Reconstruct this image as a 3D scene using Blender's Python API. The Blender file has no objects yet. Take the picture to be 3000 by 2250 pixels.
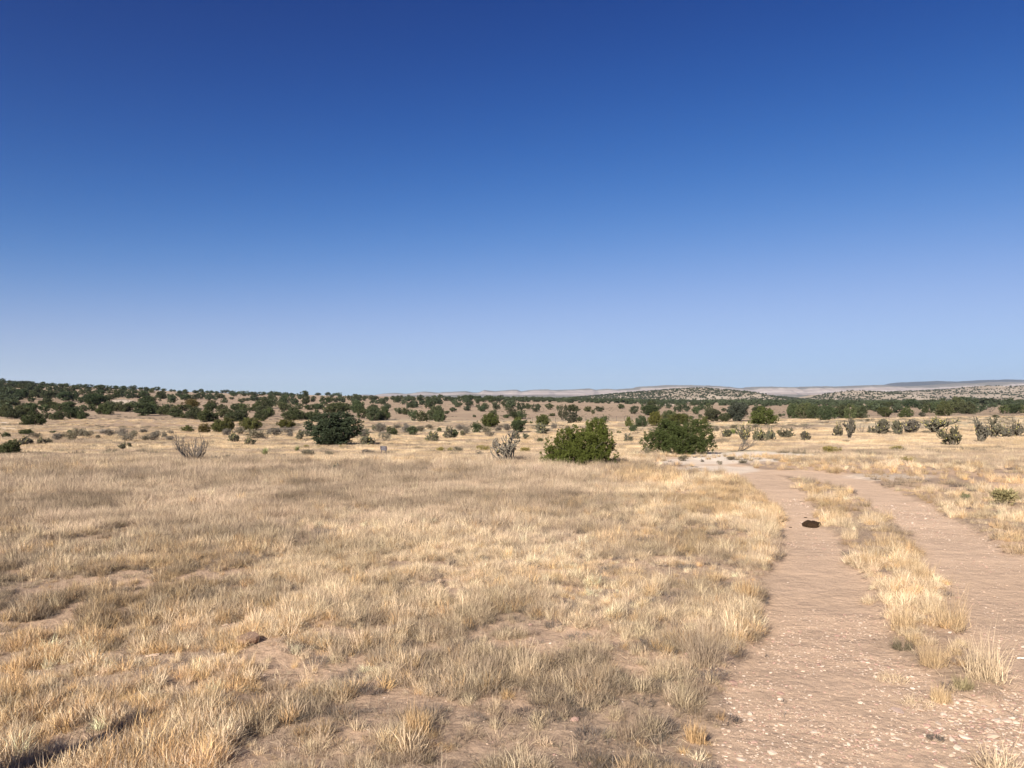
import bpy, math
import numpy as np
from mathutils import Vector

# ------------------------------------------------------------------ camera, sky, sun, exposure
scene = bpy.context.scene
F = 2253.0            # focal length in pixels of the 3000 px wide photograph
CAMH = 1.65
HOR = 1160.0
cam_d = bpy.data.cameras.new("camera")
cam = bpy.data.objects.new("camera", cam_d)
scene.collection.objects.link(cam)
scene.camera = cam
cam.location = (0, 0, CAMH)
cam.rotation_euler = (math.radians(90), 0, 0)
cam_d.sensor_width = 36.0
cam_d.lens = 36.0 * F / 3000.0
cam_d.shift_y = 35.0 / 3000.0
cam_d.clip_start = 0.1
cam_d.clip_end = 90000.0

SUN_EL = math.radians(32)
SHADOW_AZ = math.radians(28)      # shadows run away from the camera and to the right
world = bpy.data.worlds.new("World")
scene.world = world
world.use_nodes = True
wn = world.node_tree.nodes
wl = world.node_tree.links
bg = wn["Background"]
sky = wn.new("ShaderNodeTexSky")
sky.sky_type = 'NISHITA'
sky.sun_disc = False
sky.sun_elevation = SUN_EL
sky.sun_rotation = SHADOW_AZ + math.pi
sky.altitude = 1900
sky.air_density = 1.0
sky.dust_density = 0.35
sky.ozone_density = 3.2
# deep, dry high-desert sky: steepen the sky's own colour response, alike in every direction
sp_ = wn.new("ShaderNodeSeparateColor"); cb_ = wn.new("ShaderNodeCombineColor")
wl.new(sky.outputs[0], sp_.inputs[0])
for i_, (a_, p_, k_) in enumerate(((0.056, 3.6, 0.0200), (0.113, 2.4, 0.0240), (0.216, 2.0, 0.0272))):
    def mth_(op, x, y):
        q_ = wn.new("ShaderNodeMath"); q_.operation = op
        for s_, v_ in zip(q_.inputs, (x, y)):
            if hasattr(v_, "links"): wl.new(v_, s_)
            else: s_.default_value = v_
        return q_.outputs[0]
    pw_ = mth_('POWER', sp_.outputs[i_], p_)
    wl.new(mth_('DIVIDE', mth_('MULTIPLY', pw_, a_), mth_('ADD', mth_('MULTIPLY', pw_, k_), 1.0)), cb_.inputs[i_])
wl.new(cb_.outputs[0], bg.inputs[0])
bg.inputs[1].default_value = 0.072

sun_d = bpy.data.lights.new("sun", 'SUN')
sun_d.energy = 4.6
sun_d.angle = math.radians(0.53)
sun_d.color = (1.0, 0.93, 0.82)
sun = bpy.data.objects.new("sun", sun_d)
scene.collection.objects.link(sun)
trav = Vector((math.sin(SHADOW_AZ) * math.cos(SUN_EL), math.cos(SHADOW_AZ) * math.cos(SUN_EL), -math.sin(SUN_EL)))
sun.rotation_euler = trav.to_track_quat('-Z', 'Y').to_euler()

scene.view_settings.view_transform = 'Standard'
scene.view_settings.look = 'None'
scene.view_settings.gamma = 1.0
scene.view_settings.use_curve_mapping = False
scene.view_settings.exposure = 1.05
scene.cycles.max_bounces = 6
scene.cycles.diffuse_bounces = 3
scene.cycles.transparent_max_bounces = 8
scene.cycles.volume_bounces = 1

rng = np.random.default_rng(7)
COL = scene.collection

# ------------------------------------------------------------------ noise
def _hash(ix, iy, seed):
    n = (ix.astype(np.int64) * 374761393 + iy.astype(np.int64) * 668265263 + seed * 1442695041) & 0xFFFFFFFF
    n = ((n ^ (n >> 13)) * 1274126177) & 0xFFFFFFFF
    n = (n ^ (n >> 16)) & 0xFFFFFFFF
    return n / 4294967295.0

def vnoise(x, y, seed=0):
    x = np.asarray(x, float); y = np.asarray(y, float)
    ix = np.floor(x); iy = np.floor(y)
    fx = x - ix; fy = y - iy
    fx = fx * fx * (3 - 2 * fx); fy = fy * fy * (3 - 2 * fy)
    a = _hash(ix, iy, seed); b = _hash(ix + 1, iy, seed)
    c = _hash(ix, iy + 1, seed); d = _hash(ix + 1, iy + 1, seed)
    return (a * (1 - fx) + b * fx) * (1 - fy) + (c * (1 - fx) + d * fx) * fy

def fbm(x, y, seed=0, octv=4, gain=0.5):
    s = 0; a = 1; t = 0
    x = np.asarray(x, float); y = np.asarray(y, float)
    for i in range(octv):
        s = s + a * vnoise(x * (2.03 ** i) + 17.3 * i, y * (2.03 ** i) - 9.1 * i, seed + i)
        t += a; a *= gain
    return s / t

def smooth(e0, e1, x):
    t = np.clip((x - e0) / (e1 - e0), 0, 1)
    return t * t * (3 - 2 * t)

# ------------------------------------------------------------------ terrain height
TD = np.array([0.5, 3.4, 8, 16, 24, 30, 38, 48, 60, 80, 110, 150, 200, 260, 330, 420, 550, 700, 900, 1300, 2000, 4000, 60000], float)
TC = np.array([-1200, 0, 600, 1100, 1500, 2000, 2500, 3000, 4200], float)
_near = [-1.65, -1.65, -1.78, -2.10, -2.35, -2.55]
_c0   = _near + [-3.10, -3.50, -4.00, -4.60, -5.00, -5.00, -4.40, -2.90, -0.70, 2.8, 7.8, 13.0, 13.0, 5, -6, -16, -20]
_cm   = _near + [-3.10, -3.50, -3.90, -4.30, -4.40, -4.00, -2.80, -0.60, 2.50, 7.0, 13, 20, 20, 10, -6, -16, -20]
_c6   = _near + [-3.10, -3.60, -4.15, -4.80, -5.30, -5.60, -5.30, -4.60, -3.50, -2.0, 0.4, 3.0, 2.5, -1, -8, -16, -20]
_c11  = _near + [-3.10, -3.65, -4.25, -5.00, -5.80, -6.30, -6.30, -6.00, -5.30, -4.3, -2.4, -0.2, -0.8, -6, -11, -16, -20]
_c15  = _near + [-3.05, -3.60, -4.25, -5.00, -5.80, -6.40, -6.70, -6.50, -5.90, -4.8, -3.5, -2.8, -4.0, -8, -12, -16, -20]
_c20  = _near + [-2.92, -3.40, -3.80, -4.35, -5.10, -5.70, -6.20, -6.30, -6.30, -6.2, -6.2, -6.4, -7.4, -10.0, -12.5, -16, -20]
_c25  = _near + [-2.92, -3.25, -3.60, -4.25, -4.70, -4.60, -5.60, -6.20, -6.40, -6.4, -6.6, -7.0, -8.2, -10.5, -12.5, -16, -20]
_c30  = _near + [-2.85, -3.15, -3.55, -4.10, -4.40, -3.90, -5.20, -6.10, -6.40, -6.4, -6.6, -7.0, -8.2, -10.5, -12.5, -16, -20]
TZ = np.array([_cm, _c0, _c6, _c11, _c15, _c20, _c25, _c30, _c30], float)
GL = np.linspace(math.log(0.5), math.log(60000), 480)
GP = np.linspace(-1200, 4200, 180)
_tmp = np.array([np.interp(GL, np.log(TD), TZ[i]) for i in range(len(TC))])
_G = np.array([[np.interp(GP, TC, _tmp[:, k])] for k in range(len(GL))])[:, 0, :]     # (len GL, len GP)
def _blur(a, n, axis):
    k = np.exp(-0.5 * (np.arange(-n, n + 1) / (n / 2.0)) ** 2); k /= k.sum()
    pad = [(0, 0), (0, 0)]; pad[axis] = (n, n)
    p = np.pad(a, pad, mode='edge')
    return np.apply_along_axis(lambda v: np.convolve(v, k, mode='valid'), axis, p)
_G = _blur(_blur(_G, 4, 0), 7, 1)

def to_screen(x, y, z):
    y = np.maximum(np.asarray(y, float), 0.05)
    return 1500 + F * np.asarray(x) / y, HOR - F * (np.asarray(z) - CAMH) / y

# wheel ruts given by their edges at a few screen heights (all on the flat near ground)
_RY = np.array([1338, 1350, 1370, 1390, 1410, 1450, 1500, 1540, 1600, 1700, 1800, 1900, 2000, 2120, 2250, 2600], float)
_RL = np.array([1900, 1960, 2060, 2120, 2165, 2225, 2280, 2290, 2272, 2235, 2190, 2160, 2130, 2100, 2085, 2000], float)
_RR = np.array([1985, 2130, 2215, 2280, 2325, 2365, 2395, 2415, 2480, 2535, 2590, 2640, 2760, 3050, 3200, 3800], float)
_SY = np.array([1375, 1390, 1410, 1440, 1480, 1540, 1600, 1700, 1800, 1900, 2000, 2120, 2250, 2600], float)
_SL = np.array([2150, 2290, 2400, 2490, 2545, 2620, 2670, 2740, 2790, 2840, 2890, 2900, 2900, 2900], float)
_SR = np.array([2350, 2480, 2570, 2640, 2730, 2850, 2960, 3120, 3250, 3400, 3550, 3750, 4000, 4900], float)

def base_height(x, y):
    x = np.asarray(x, float); y = np.asarray(y, float)
    r = np.hypot(x, y) + 1e-6
    phi = np.arctan2(x, y)
    pc = np.clip(phi, -0.75, 0.75)
    fade = 1 - smooth(0.9, 2.6, np.abs(phi))
    u = np.tan(pc) * fade
    d = r * np.cos(pc)
    col = 1500 + F * u
    gi = (np.log(np.maximum(d, 0.5)) - GL[0]) / (GL[1] - GL[0])
    gj = (col - GP[0]) / (GP[1] - GP[0])
    gi = np.clip(gi, 0, len(GL) - 1.001); gj = np.clip(gj, 0, len(GP) - 1.001)
    i0 = gi.astype(int); j0 = gj.astype(int); fi = gi - i0; fj = gj - j0
    z = (_G[i0, j0] * (1 - fi) + _G[i0 + 1, j0] * fi) * (1 - fj) + (_G[i0, j0 + 1] * (1 - fi) + _G[i0 + 1, j0 + 1] * fi) * fj
    z = z + CAMH
    # rolling relief
    a1 = smooth(25, 90, d) * (1 - smooth(500, 1500, d))
    z = z + a1 * 0.45 * (fbm(x / 24, y / 24, 11, 3) - 0.5)
    a2 = smooth(120, 260, d)
    z = z + a2 * 1.6 * (fbm(x / 110, y / 90, 21, 3) - 0.5)
    a3 = smooth(900, 2000, d)
    z = z + a3 * 3.0 * (fbm(x / 600, y / 400, 31, 3) - 0.5)
    return z

def rut_masks(x, y):
    z = base_height(x, y)
    px, py = to_screen(x, y, z)
    py = np.where(np.asarray(y) > 0.8, py, 2600)
    wob = (fbm(np.asarray(x) * 1.6, np.asarray(y) * 1.1, 41, 3) - 0.5) * 90 * np.clip((py - 1160) / 500, 0.15, 1.6)
    l = np.interp(py, _RY, _RL); r = np.interp(py, _RY, _RR)
    soft = np.clip((py - 1160) / 900, 0.12, 1.2) * 40
    inr = np.minimum(px + wob - l, r - px - wob) / soft
    m1 = smooth(-0.6, 1.0, inr) * (py > 1338)
    l = np.interp(py, _SY, _SL); r = np.interp(py, _SY, _SR)
    inr = np.minimum(px + wob - l, r - px + wob) / soft
    m2 = smooth(-0.6, 1.0, inr) * (py > 1375)
    return m1, m2

def height(x, y):
    z = base_height(x, y)
    x = np.asarray(x, float); y = np.asarray(y, float)
    near = 1 - smooth(25, 60, np.hypot(x, y))
    m1, m2 = rut_masks(x, y)
    m = np.maximum(m1, m2)
    z = z - near * m * 0.035
    z = z + near * (1 - m) * 0.10 * (fbm(x * 1.3, y * 1.3, 51, 3) - 0.5)
    z = z + near * (0.25 + 0.75 * (1 - m)) * 0.014 * (fbm(x * 7, y * 7, 61, 3) - 0.5)
    return z

# table of distances for walking down a line of sight
_DD = np.exp(np.linspace(math.log(2.2), math.log(1250), 1500))
def unproject(px, py):
    """ground point seen at pixel (px, py); falls back to the skyline crest"""
    u = (px - 1500) / F
    x = u * _DD; y = _DD
    z = base_height(x, y)
    sy = HOR - F * (z - CAMH) / y
    hit = np.nonzero(sy <= py)[0]
    k = hit[0] if len(hit) else int(np.argmin(sy[_DD < 900]))
    return float(x[k]), float(y[k]), float(height(x[k], y[k]))

# ------------------------------------------------------------------ object helpers
def link(o, parent=None):
    COL.objects.link(o)
    if parent is not None:
        o.parent = parent
    return o

def mesh_np(name, verts, faces, mats=(), smooth_sh=False, attrs=None, mat_idx=None):
    """verts (n,3); faces: (m,k) int array of one size, or list of such arrays"""
    me = bpy.data.meshes.new(name)
    verts = np.asarray(verts, np.float32)
    if not isinstance(faces, list): faces = [faces]
    faces = [np.asarray(f, np.int32) for f in faces if len(f)]
    me.vertices.add(len(verts)); me.vertices.foreach_set("co", verts.ravel())
    loops = np.concatenate([f.ravel() for f in faces]); me.loops.add(len(loops)); me.loops.foreach_set("vertex_index", loops)
    tot = np.concatenate([np.full(len(f), f.shape[1], np.int32) for f in faces])
    st = np.concatenate([[0], np.cumsum(tot)[:-1]]).astype(np.int32)
    me.polygons.add(len(tot)); me.polygons.foreach_set("loop_start", st); me.polygons.foreach_set("loop_total", tot)
    if mat_idx is not None: me.polygons.foreach_set("material_index", np.asarray(mat_idx, np.int32))
    me.polygons.foreach_set("use_smooth", np.full(len(tot), bool(smooth_sh)))
    me.update(calc_edges=True)
    for m in mats: me.materials.append(m)
    if attrs:
        for k, v in attrs.items():
            v = np.asarray(v, np.float32)
            if v.ndim == 1:
                a = me.attributes.new(k, 'FLOAT', 'POINT'); a.data.foreach_set("value", v)
            elif v.shape[1] == 4:
                a = me.attributes.new(k, 'FLOAT_COLOR', 'POINT'); a.data.foreach_set("color", v.ravel())
    me.validate()
    return me

def obj(name, me, parent=None, **props):
    o = bpy.data.objects.new(name, me)
    link(o, parent)
    for k, v in props.items(): o[k] = v
    return o

def empty(name, loc, rz=0.0, **props):
    o = bpy.data.objects.new(name, None)
    o.empty_display_size = 0.3
    link(o); o.location = loc; o.rotation_euler = (0, 0, rz)
    for k, v in props.items(): o[k] = v
    return o

# ------------------------------------------------------------------ materials
def new_mat(name):
    m = bpy.data.materials.new(name); m.use_nodes = True
    n = m.node_tree.nodes; l = m.node_tree.links
    b = n["Principled BSDF"]
    b.inputs["Roughness"].default_value = 0.9
    b.inputs["Specular IOR Level"].default_value = 0.15
    return m, n, l, b

def noise_node(n, l, vec, scale, detail=4, rough=0.6, dist=0.0):
    t = n.new("ShaderNodeTexNoise"); t.inputs["Scale"].default_value = scale
    t.inputs["Detail"].default_value = detail; t.inputs["Roughness"].default_value = rough
    t.inputs["Distortion"].default_value = dist
    if vec is not None: l.new(vec, t.inputs["Vector"])
    return t

def mixc(n, l, fac, a, b, mode='MIX'):
    m = n.new("ShaderNodeMix"); m.data_type = 'RGBA'; m.blend_type = mode
    for sock, v in ((m.inputs[0], fac), (m.inputs[6], a), (m.inputs[7], b)):
        if hasattr(v, "links"): l.new(v, sock)
        elif isinstance(v, (int, float)): sock.default_value = v
        else: sock.default_value = (v[0], v[1], v[2], 1)
    return m.outputs[2]

def ramp(n, l, fac, stops):
    r = n.new("ShaderNodeValToRGB"); l.new(fac, r.inputs[0])
    while len(r.color_ramp.elements) > len(stops): r.color_ramp.elements.remove(r.color_ramp.elements[-1])
    while len(r.color_ramp.elements) < len(stops): r.color_ramp.elements.new(0.5)
    for e, (p, c) in zip(r.color_ramp.elements, stops):
        e.position = p; e.color = (c[0], c[1], c[2], 1) if not isinstance(c, (int, float)) else (c, c, c, 1)
    return r.outputs[0]

def leafy_mat(name, dark, light, use_obj=False, inst=False, transl=0.3, rough=0.75, up=0.0):
    """blade or leaf material: per blade attribute bv mixes two colours; tint by object colour or by instance"""
    m, n, l, b = new_mat(name)
    a = n.new("ShaderNodeAttribute"); a.attribute_name = "bv"
    c = mixc(n, l, a.outputs["Fac"], dark, light)
    if use_obj:
        oi = n.new("ShaderNodeObjectInfo")
        c = mixc(n, l, 1.0, c, oi.outputs["Color"], 'MULTIPLY')
    if inst:
        t = n.new("ShaderNodeAttribute"); t.attribute_type = 'INSTANCER'; t.attribute_name = "tcol"
        c = mixc(n, l, 1.0, c, t.outputs["Color"], 'MULTIPLY')
    l.new(c, b.inputs["Base Color"]); b.inputs["Roughness"].default_value = rough
    tr = n.new("ShaderNodeBsdfTranslucent"); l.new(c, tr.inputs["Color"])
    if up > 0:
        # thin round stems scatter light like fibres: soften the facing of the flat blades
        g = n.new("ShaderNodeNewGeometry"); va = n.new("ShaderNodeVectorMath"); va.operation = 'ADD'
        va.inputs[1].default_value = (0, 0, up); l.new(g.outputs["Normal"], va.inputs[0])
        vn = n.new("ShaderNodeVectorMath"); vn.operation = 'NORMALIZE'; l.new(va.outputs[0], vn.inputs[0])
        l.new(vn.outputs[0], b.inputs["Normal"])
    mx = n.new("ShaderNodeMixShader"); mx.inputs[0].default_value = transl
    l.new(b.outputs[0], mx.inputs[1]); l.new(tr.outputs[0], mx.inputs[2])
    l.new(mx.outputs[0], n["Material Output"].inputs["Surface"])
    return m

def plain_mat(name, c1, c2, scale=8.0, bump=0.3, rough=0.9, use_obj=False, bscale=None):
    m, n, l, b = new_mat(name)
    tc = n.new("ShaderNodeTexCoord")
    t = noise_node(n, l, tc.outputs["Object"], scale, 6, 0.65)
    c = mixc(n, l, ramp(n, l, t.outputs["Fac"], [(0.3, 0.0), (0.7, 1.0)]), c1, c2)
    if use_obj:
        oi = n.new("ShaderNodeObjectInfo"); c = mixc(n, l, 1.0, c, oi.outputs["Color"], 'MULTIPLY')
    l.new(c, b.inputs["Base Color"]); b.inputs["Roughness"].default_value = rough
    bp = n.new("ShaderNodeBump"); bp.inputs["Strength"].default_value = bump; bp.inputs["Distance"].default_value = 0.02
    t2 = noise_node(n, l, tc.outputs["Object"], bscale or scale * 4, 5, 0.7)
    l.new(t2.outputs["Fac"], bp.inputs["Height"]); l.new(bp.outputs[0], b.inputs["Normal"])
    return m

M_foliage = leafy_mat("juniper_foliage", (0.55, 0.55, 0.5), (1.25, 1.25, 1.1), use_obj=True, transl=0.12)
M_foliage_i = leafy_mat("woodland_foliage", (0.6, 0.6, 0.55), (1.2, 1.2, 1.1), inst=True, transl=0.1)
M_bark = plain_mat("shaggy_bark", (0.10, 0.075, 0.055), (0.24, 0.19, 0.15), 6)
M_twig = plain_mat("grey_dead_wood", (0.07, 0.058, 0.048), (0.17, 0.145, 0.125), 10)
M_cholla = plain_mat("cholla_skin", (0.060, 0.054, 0.040), (0.145, 0.130, 0.100), 14, 0.9, use_obj=True, bscale=40)
M_cholla_stem = plain_mat("cholla_stem", (0.10, 0.08, 0.06), (0.22, 0.19, 0.15), 12, 0.8)
M_fruit = plain_mat("cholla_fruit", (0.50, 0.42, 0.10), (0.62, 0.55, 0.2), 20)
M_grey_shrub = leafy_mat("grey_shrub_twigs", (0.6, 0.6, 0.6), (1.3, 1.3, 1.3), use_obj=True, transl=0.15)
M_yucca = leafy_mat("yucca_leaf", (0.14, 0.17, 0.07), (0.42, 0.42, 0.20), transl=0.15, rough=0.5)
M_grass = leafy_mat("dry_grass", (0.50, 0.46, 0.43), (1.25, 1.22, 1.17), inst=True, transl=0.22, up=0.45)
M_grass_o = leafy_mat("dry_grass_single", (0.50, 0.46, 0.43), (1.25, 1.22, 1.17), use_obj=True, transl=0.22, up=0.45)
M_stone = plain_mat("pale_pink_stone", (0.40, 0.29, 0.23), (0.60, 0.50, 0.42), 20, 0.5, use_obj=True)

# stone variant tinted through instances
def stone_inst_mat():
    m, n, l, b = new_mat("gravel_stone")
    t = n.new("ShaderNodeAttribute"); t.attribute_type = 'INSTANCER'; t.attribute_name = "tcol"
    l.new(t.outputs["Color"], b.inputs["Base Color"])
    return m
M_gravel = stone_inst_mat()

def ground_mat():
    m, n, l, b = new_mat("ground_soil")
    at = n.new("ShaderNodeAttribute"); at.attribute_name = "gcol"
    g = n.new("ShaderNodeNewGeometry")
    pos = g.outputs["Position"]
    n1 = noise_node(n, l, pos, 3.0, 6, 0.7); n2 = noise_node(n, l, pos, 45.0, 6, 0.75); n3 = noise_node(n, l, pos, 0.25, 7, 0.7)
    v = ramp(n, l, n1.outputs["Fac"], [(0.25, 0.86), (0.75, 1.12)])
    c = mixc(n, l, 1.0, at.outputs["Color"], v, 'MULTIPLY')
    c = mixc(n, l, 1.0, c, ramp(n, l, n2.outputs["Fac"], [(0.3, 0.82), (0.7, 1.16)]), 'MULTIPLY')
    c = mixc(n, l, 1.0, c, ramp(n, l, n3.outputs["Fac"], [(0.3, 0.88), (0.7, 1.1)]), 'MULTIPLY')
    # pale pebbles pressed into the soil near the track
    vo = n.new("ShaderNodeTexVoronoi"); vo.inputs["Scale"].default_value = 60.0; vo.inputs["Randomness"].default_value = 1.0
    mp = n.new("ShaderNodeMapping"); mp.inputs["Scale"].default_value = (1.0, 1.6, 1.0); l.new(pos, mp.inputs["Vector"]); l.new(mp.outputs[0], vo.inputs["Vector"])
    pm = ramp(n, l, vo.outputs["Distance"], [(0.20, 1.0), (0.32, 0.0)])
    gr = n.new("ShaderNodeAttribute"); gr.attribute_name = "gravel"
    n4 = noise_node(n, l, pos, 1.7, 3, 0.6)
    sel = n.new("ShaderNodeMath"); sel.operation = 'MULTIPLY'; l.new(pm, sel.inputs[0]); l.new(gr.outputs["Fac"], sel.inputs[1])
    sel2 = n.new("ShaderNodeMath"); sel2.operation = 'MULTIPLY'; l.new(sel.outputs[0], sel2.inputs[0]); l.new(ramp(n, l, n4.outputs["Fac"], [(0.4, 0.0), (0.68, 0.6)]), sel2.inputs[1])
    pc = mixc(n, l, vo.outputs["Color"], (0.50, 0.36, 0.28), (0.68, 0.55, 0.46))
    c = mixc(n, l, sel2.outputs[0], c, pc)
    l.new(c, b.inputs["Base Color"])
    bp = n.new("ShaderNodeBump"); bp.inputs["Strength"].default_value = 0.7; bp.inputs["Distance"].default_value = 0.012
    l.new(n2.outputs["Fac"], bp.inputs["Height"])
    bp2 = n.new("ShaderNodeBump"); bp2.inputs["Strength"].default_value = 0.8; bp2.inputs["Distance"].default_value = 0.012
    l.new(sel2.outputs[0], bp2.inputs["Height"]); l.new(bp.outputs[0], bp2.inputs["Normal"])
    bp3 = n.new("ShaderNodeBump"); bp3.inputs["Strength"].default_value = 0.5; bp3.inputs["Distance"].default_value = 0.4
    l.new(n3.outputs["Fac"], bp3.inputs["Height"]); l.new(bp2.outputs[0], bp3.inputs["Normal"])
    l.new(bp3.outputs[0], b.inputs["Normal"])
    b.inputs["Specular IOR Level"].default_value = 0.05
    return m
M_ground = ground_mat()

# ------------------------------------------------------------------ ground sheet
def ground_masks(x, y, z):
    px, py = to_screen(x, y, z)
    return px, py

def ground_colour(x, y, z):
    r = np.hypot(x, y)
    px, py = to_screen(x, y, z)
    front = y > 0.5
    m1, m2 = rut_masks(x, y)
    rut = np.maximum(m1, m2)
    soil = np.array([0.44, 0.305, 0.21]); pink = np.array([0.54, 0.385, 0.27]); litter = np.array([0.29, 0.215, 0.155])
    blond = np.array([0.46, 0.378, 0.25]); mauve = np.array([0.30, 0.215, 0.15]); far = np.array([0.33, 0.26, 0.19])
    n1 = fbm(x * 0.8, y * 0.8, 71, 4); n2 = fbm(x / 14, y / 9, 81, 4); n3 = fbm(x / 60, y / 30, 91, 4)
    def mix(a, b, t): return a * (1 - t)[:, None] + b * t[:, None]
    c = np.tile(soil, (len(x), 1))
    c = mix(c, np.tile(litter, (len(x), 1)), smooth(0.42, 0.62, n1) * 0.7 * (1 - rut))
    c = mix(c, np.tile(pink, (len(x), 1)), rut * (0.55 + 0.45 * smooth(5, 14, r)))
    # beyond the crest of the near field: blond grass and reddish bare bands
    t = smooth(30, 36, r) * (1 - rut)
    c = mix(c, np.tile(blond, (len(x), 1)) * (0.85 + 0.3 * n2)[:, None], t)
    rightg = smooth(2350, 2600, px) * front
    patch = smooth(0.48, 0.62, n2) * smooth(70, 120, r)
    patch = patch * (1 - 0.75 * rightg * (1 - smooth(165, 200, r)))
    c = mix(c, np.tile(mauve, (len(x), 1)), patch * 0.8)
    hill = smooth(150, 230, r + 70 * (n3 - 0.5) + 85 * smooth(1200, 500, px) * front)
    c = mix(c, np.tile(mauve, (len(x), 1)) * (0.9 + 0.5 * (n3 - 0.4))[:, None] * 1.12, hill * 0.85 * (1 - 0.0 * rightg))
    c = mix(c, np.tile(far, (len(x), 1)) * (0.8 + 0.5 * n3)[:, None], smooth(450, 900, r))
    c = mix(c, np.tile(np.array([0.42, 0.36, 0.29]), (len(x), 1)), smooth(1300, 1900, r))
    # pale caliche outcrops
    def blob(cx, cy, rx, ry, e=0.25):
        q = np.hypot((px - cx) / rx, (py - cy) / ry) + 0.55 * (fbm(px / 40, py / 9, 101, 3) - 0.5)
        return (1 - smooth(1 - e, 1 + e, q)) * front
    pale = np.array([0.68, 0.58, 0.47])
    for (cx, cy, rx, ry, s) in ((2205, 1338, 200, 14, 1.0), (2040, 1353, 160, 9, 0.7), (2090, 1378, 130, 14, 0.7), (2600, 1398, 130, 10, 0.45), (30, 1256, 34, 9, 0.95),
                                (8, 1240, 30, 5, 0.6), (360, 1178, 40, 7, 0.5), (300, 1263, 50, 3, 0.5), (2455, 1224, 26, 6, 0.35), (1930, 1185, 50, 5, 0.4)):
        c = mix(c, np.tile(pale, (len(x), 1)), blob(cx, cy, rx, ry) * s)
    grav = np.clip(rut * 0.9 + 0.25 + 0.6 * blob(2900, 2130, 160, 130), 0, 1) * (1 - smooth(20, 34, r))
    return c, grav

def build_ground():
    def arc(a0, a1, n): return np.linspace(a0, a1, n, endpoint=False)
    ang = np.concatenate([arc(-180, -42, 70), arc(-42, 42, 620), np.linspace(42, 180, 71)])
    ang = np.radians(ang)
    rad = np.concatenate([np.linspace(0.15, 2.2, 14, endpoint=False), np.exp(np.linspace(math.log(2.2), math.log(1400), 640, endpoint=False)), np.exp(np.linspace(math.log(1400), math.log(45000), 60))])
    A, R = np.meshgrid(ang[:-1], rad)
    x = (R * np.sin(A)).ravel(); y = (R * np.cos(A)).ravel()
    z = height(x, y)
    na = len(ang) - 1; nr = len(rad)
    i, j = np.meshgrid(np.arange(nr - 1), np.arange(na), indexing='ij')
    j2 = (j + 1) % na
    f = np.stack([i * na + j, (i + 1) * na + j, (i + 1) * na + j2, i * na + j2], -1).reshape(-1, 4)[:, ::-1]
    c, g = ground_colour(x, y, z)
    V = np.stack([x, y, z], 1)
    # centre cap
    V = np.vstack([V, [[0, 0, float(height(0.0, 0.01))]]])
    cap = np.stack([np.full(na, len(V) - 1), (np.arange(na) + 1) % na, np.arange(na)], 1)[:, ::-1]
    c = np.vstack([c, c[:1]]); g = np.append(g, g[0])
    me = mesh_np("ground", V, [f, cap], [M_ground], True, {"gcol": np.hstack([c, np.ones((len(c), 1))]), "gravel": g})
    o = obj("ground", me, kind="structure", label="dry reddish soil and blond grassland rolling away to the horizon")
    return o
build_ground()

# ------------------------------------------------------------------ far hills and mesas
def hill_mat(name, base, base2, dot=None, dotscale=0.09, band=None):
    m, n, l, b = new_mat(name)
    g = n.new("ShaderNodeNewGeometry"); pos = g.outputs["Position"]
    t = noise_node(n, l, pos, 0.0035 if band else 0.012, 7, 0.7)
    c = mixc(n, l, ramp(n, l, t.outputs["Fac"], [(0.35, 0.0), (0.65, 1.0)]), base, base2)
    if band:
        # horizontal strata: noise squeezed along the height, wobbling a little sideways
        at = n.new("ShaderNodeAttribute"); at.attribute_name = "lev"
        mp = n.new("ShaderNodeMapping"); mp.inputs["Scale"].default_value = (0.0006, 0.0006, 0.09); l.new(pos, mp.inputs["Vector"])
        t2 = noise_node(n, l, mp.outputs[0], 1.0, 4, 0.7)
        ad = n.new("ShaderNodeMath"); ad.operation = 'ADD'; l.new(at.outputs["Fac"], ad.inputs[0])
        ml = n.new("ShaderNodeMath"); ml.operation = 'MULTIPLY'; ml.inputs[1].default_value = 0.32; l.new(t2.outputs["Fac"], ml.inputs[0]); l.new(ml.outputs[0], ad.inputs[1])
        c2 = ramp(n, l, ad.outputs[0], band)
        c = mixc(n, l, 0.62, c, c2)
    l.new(c, b.inputs["Base Color"]); b.inputs["Specular IOR Level"].default_value = 0.0
    return m

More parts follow.
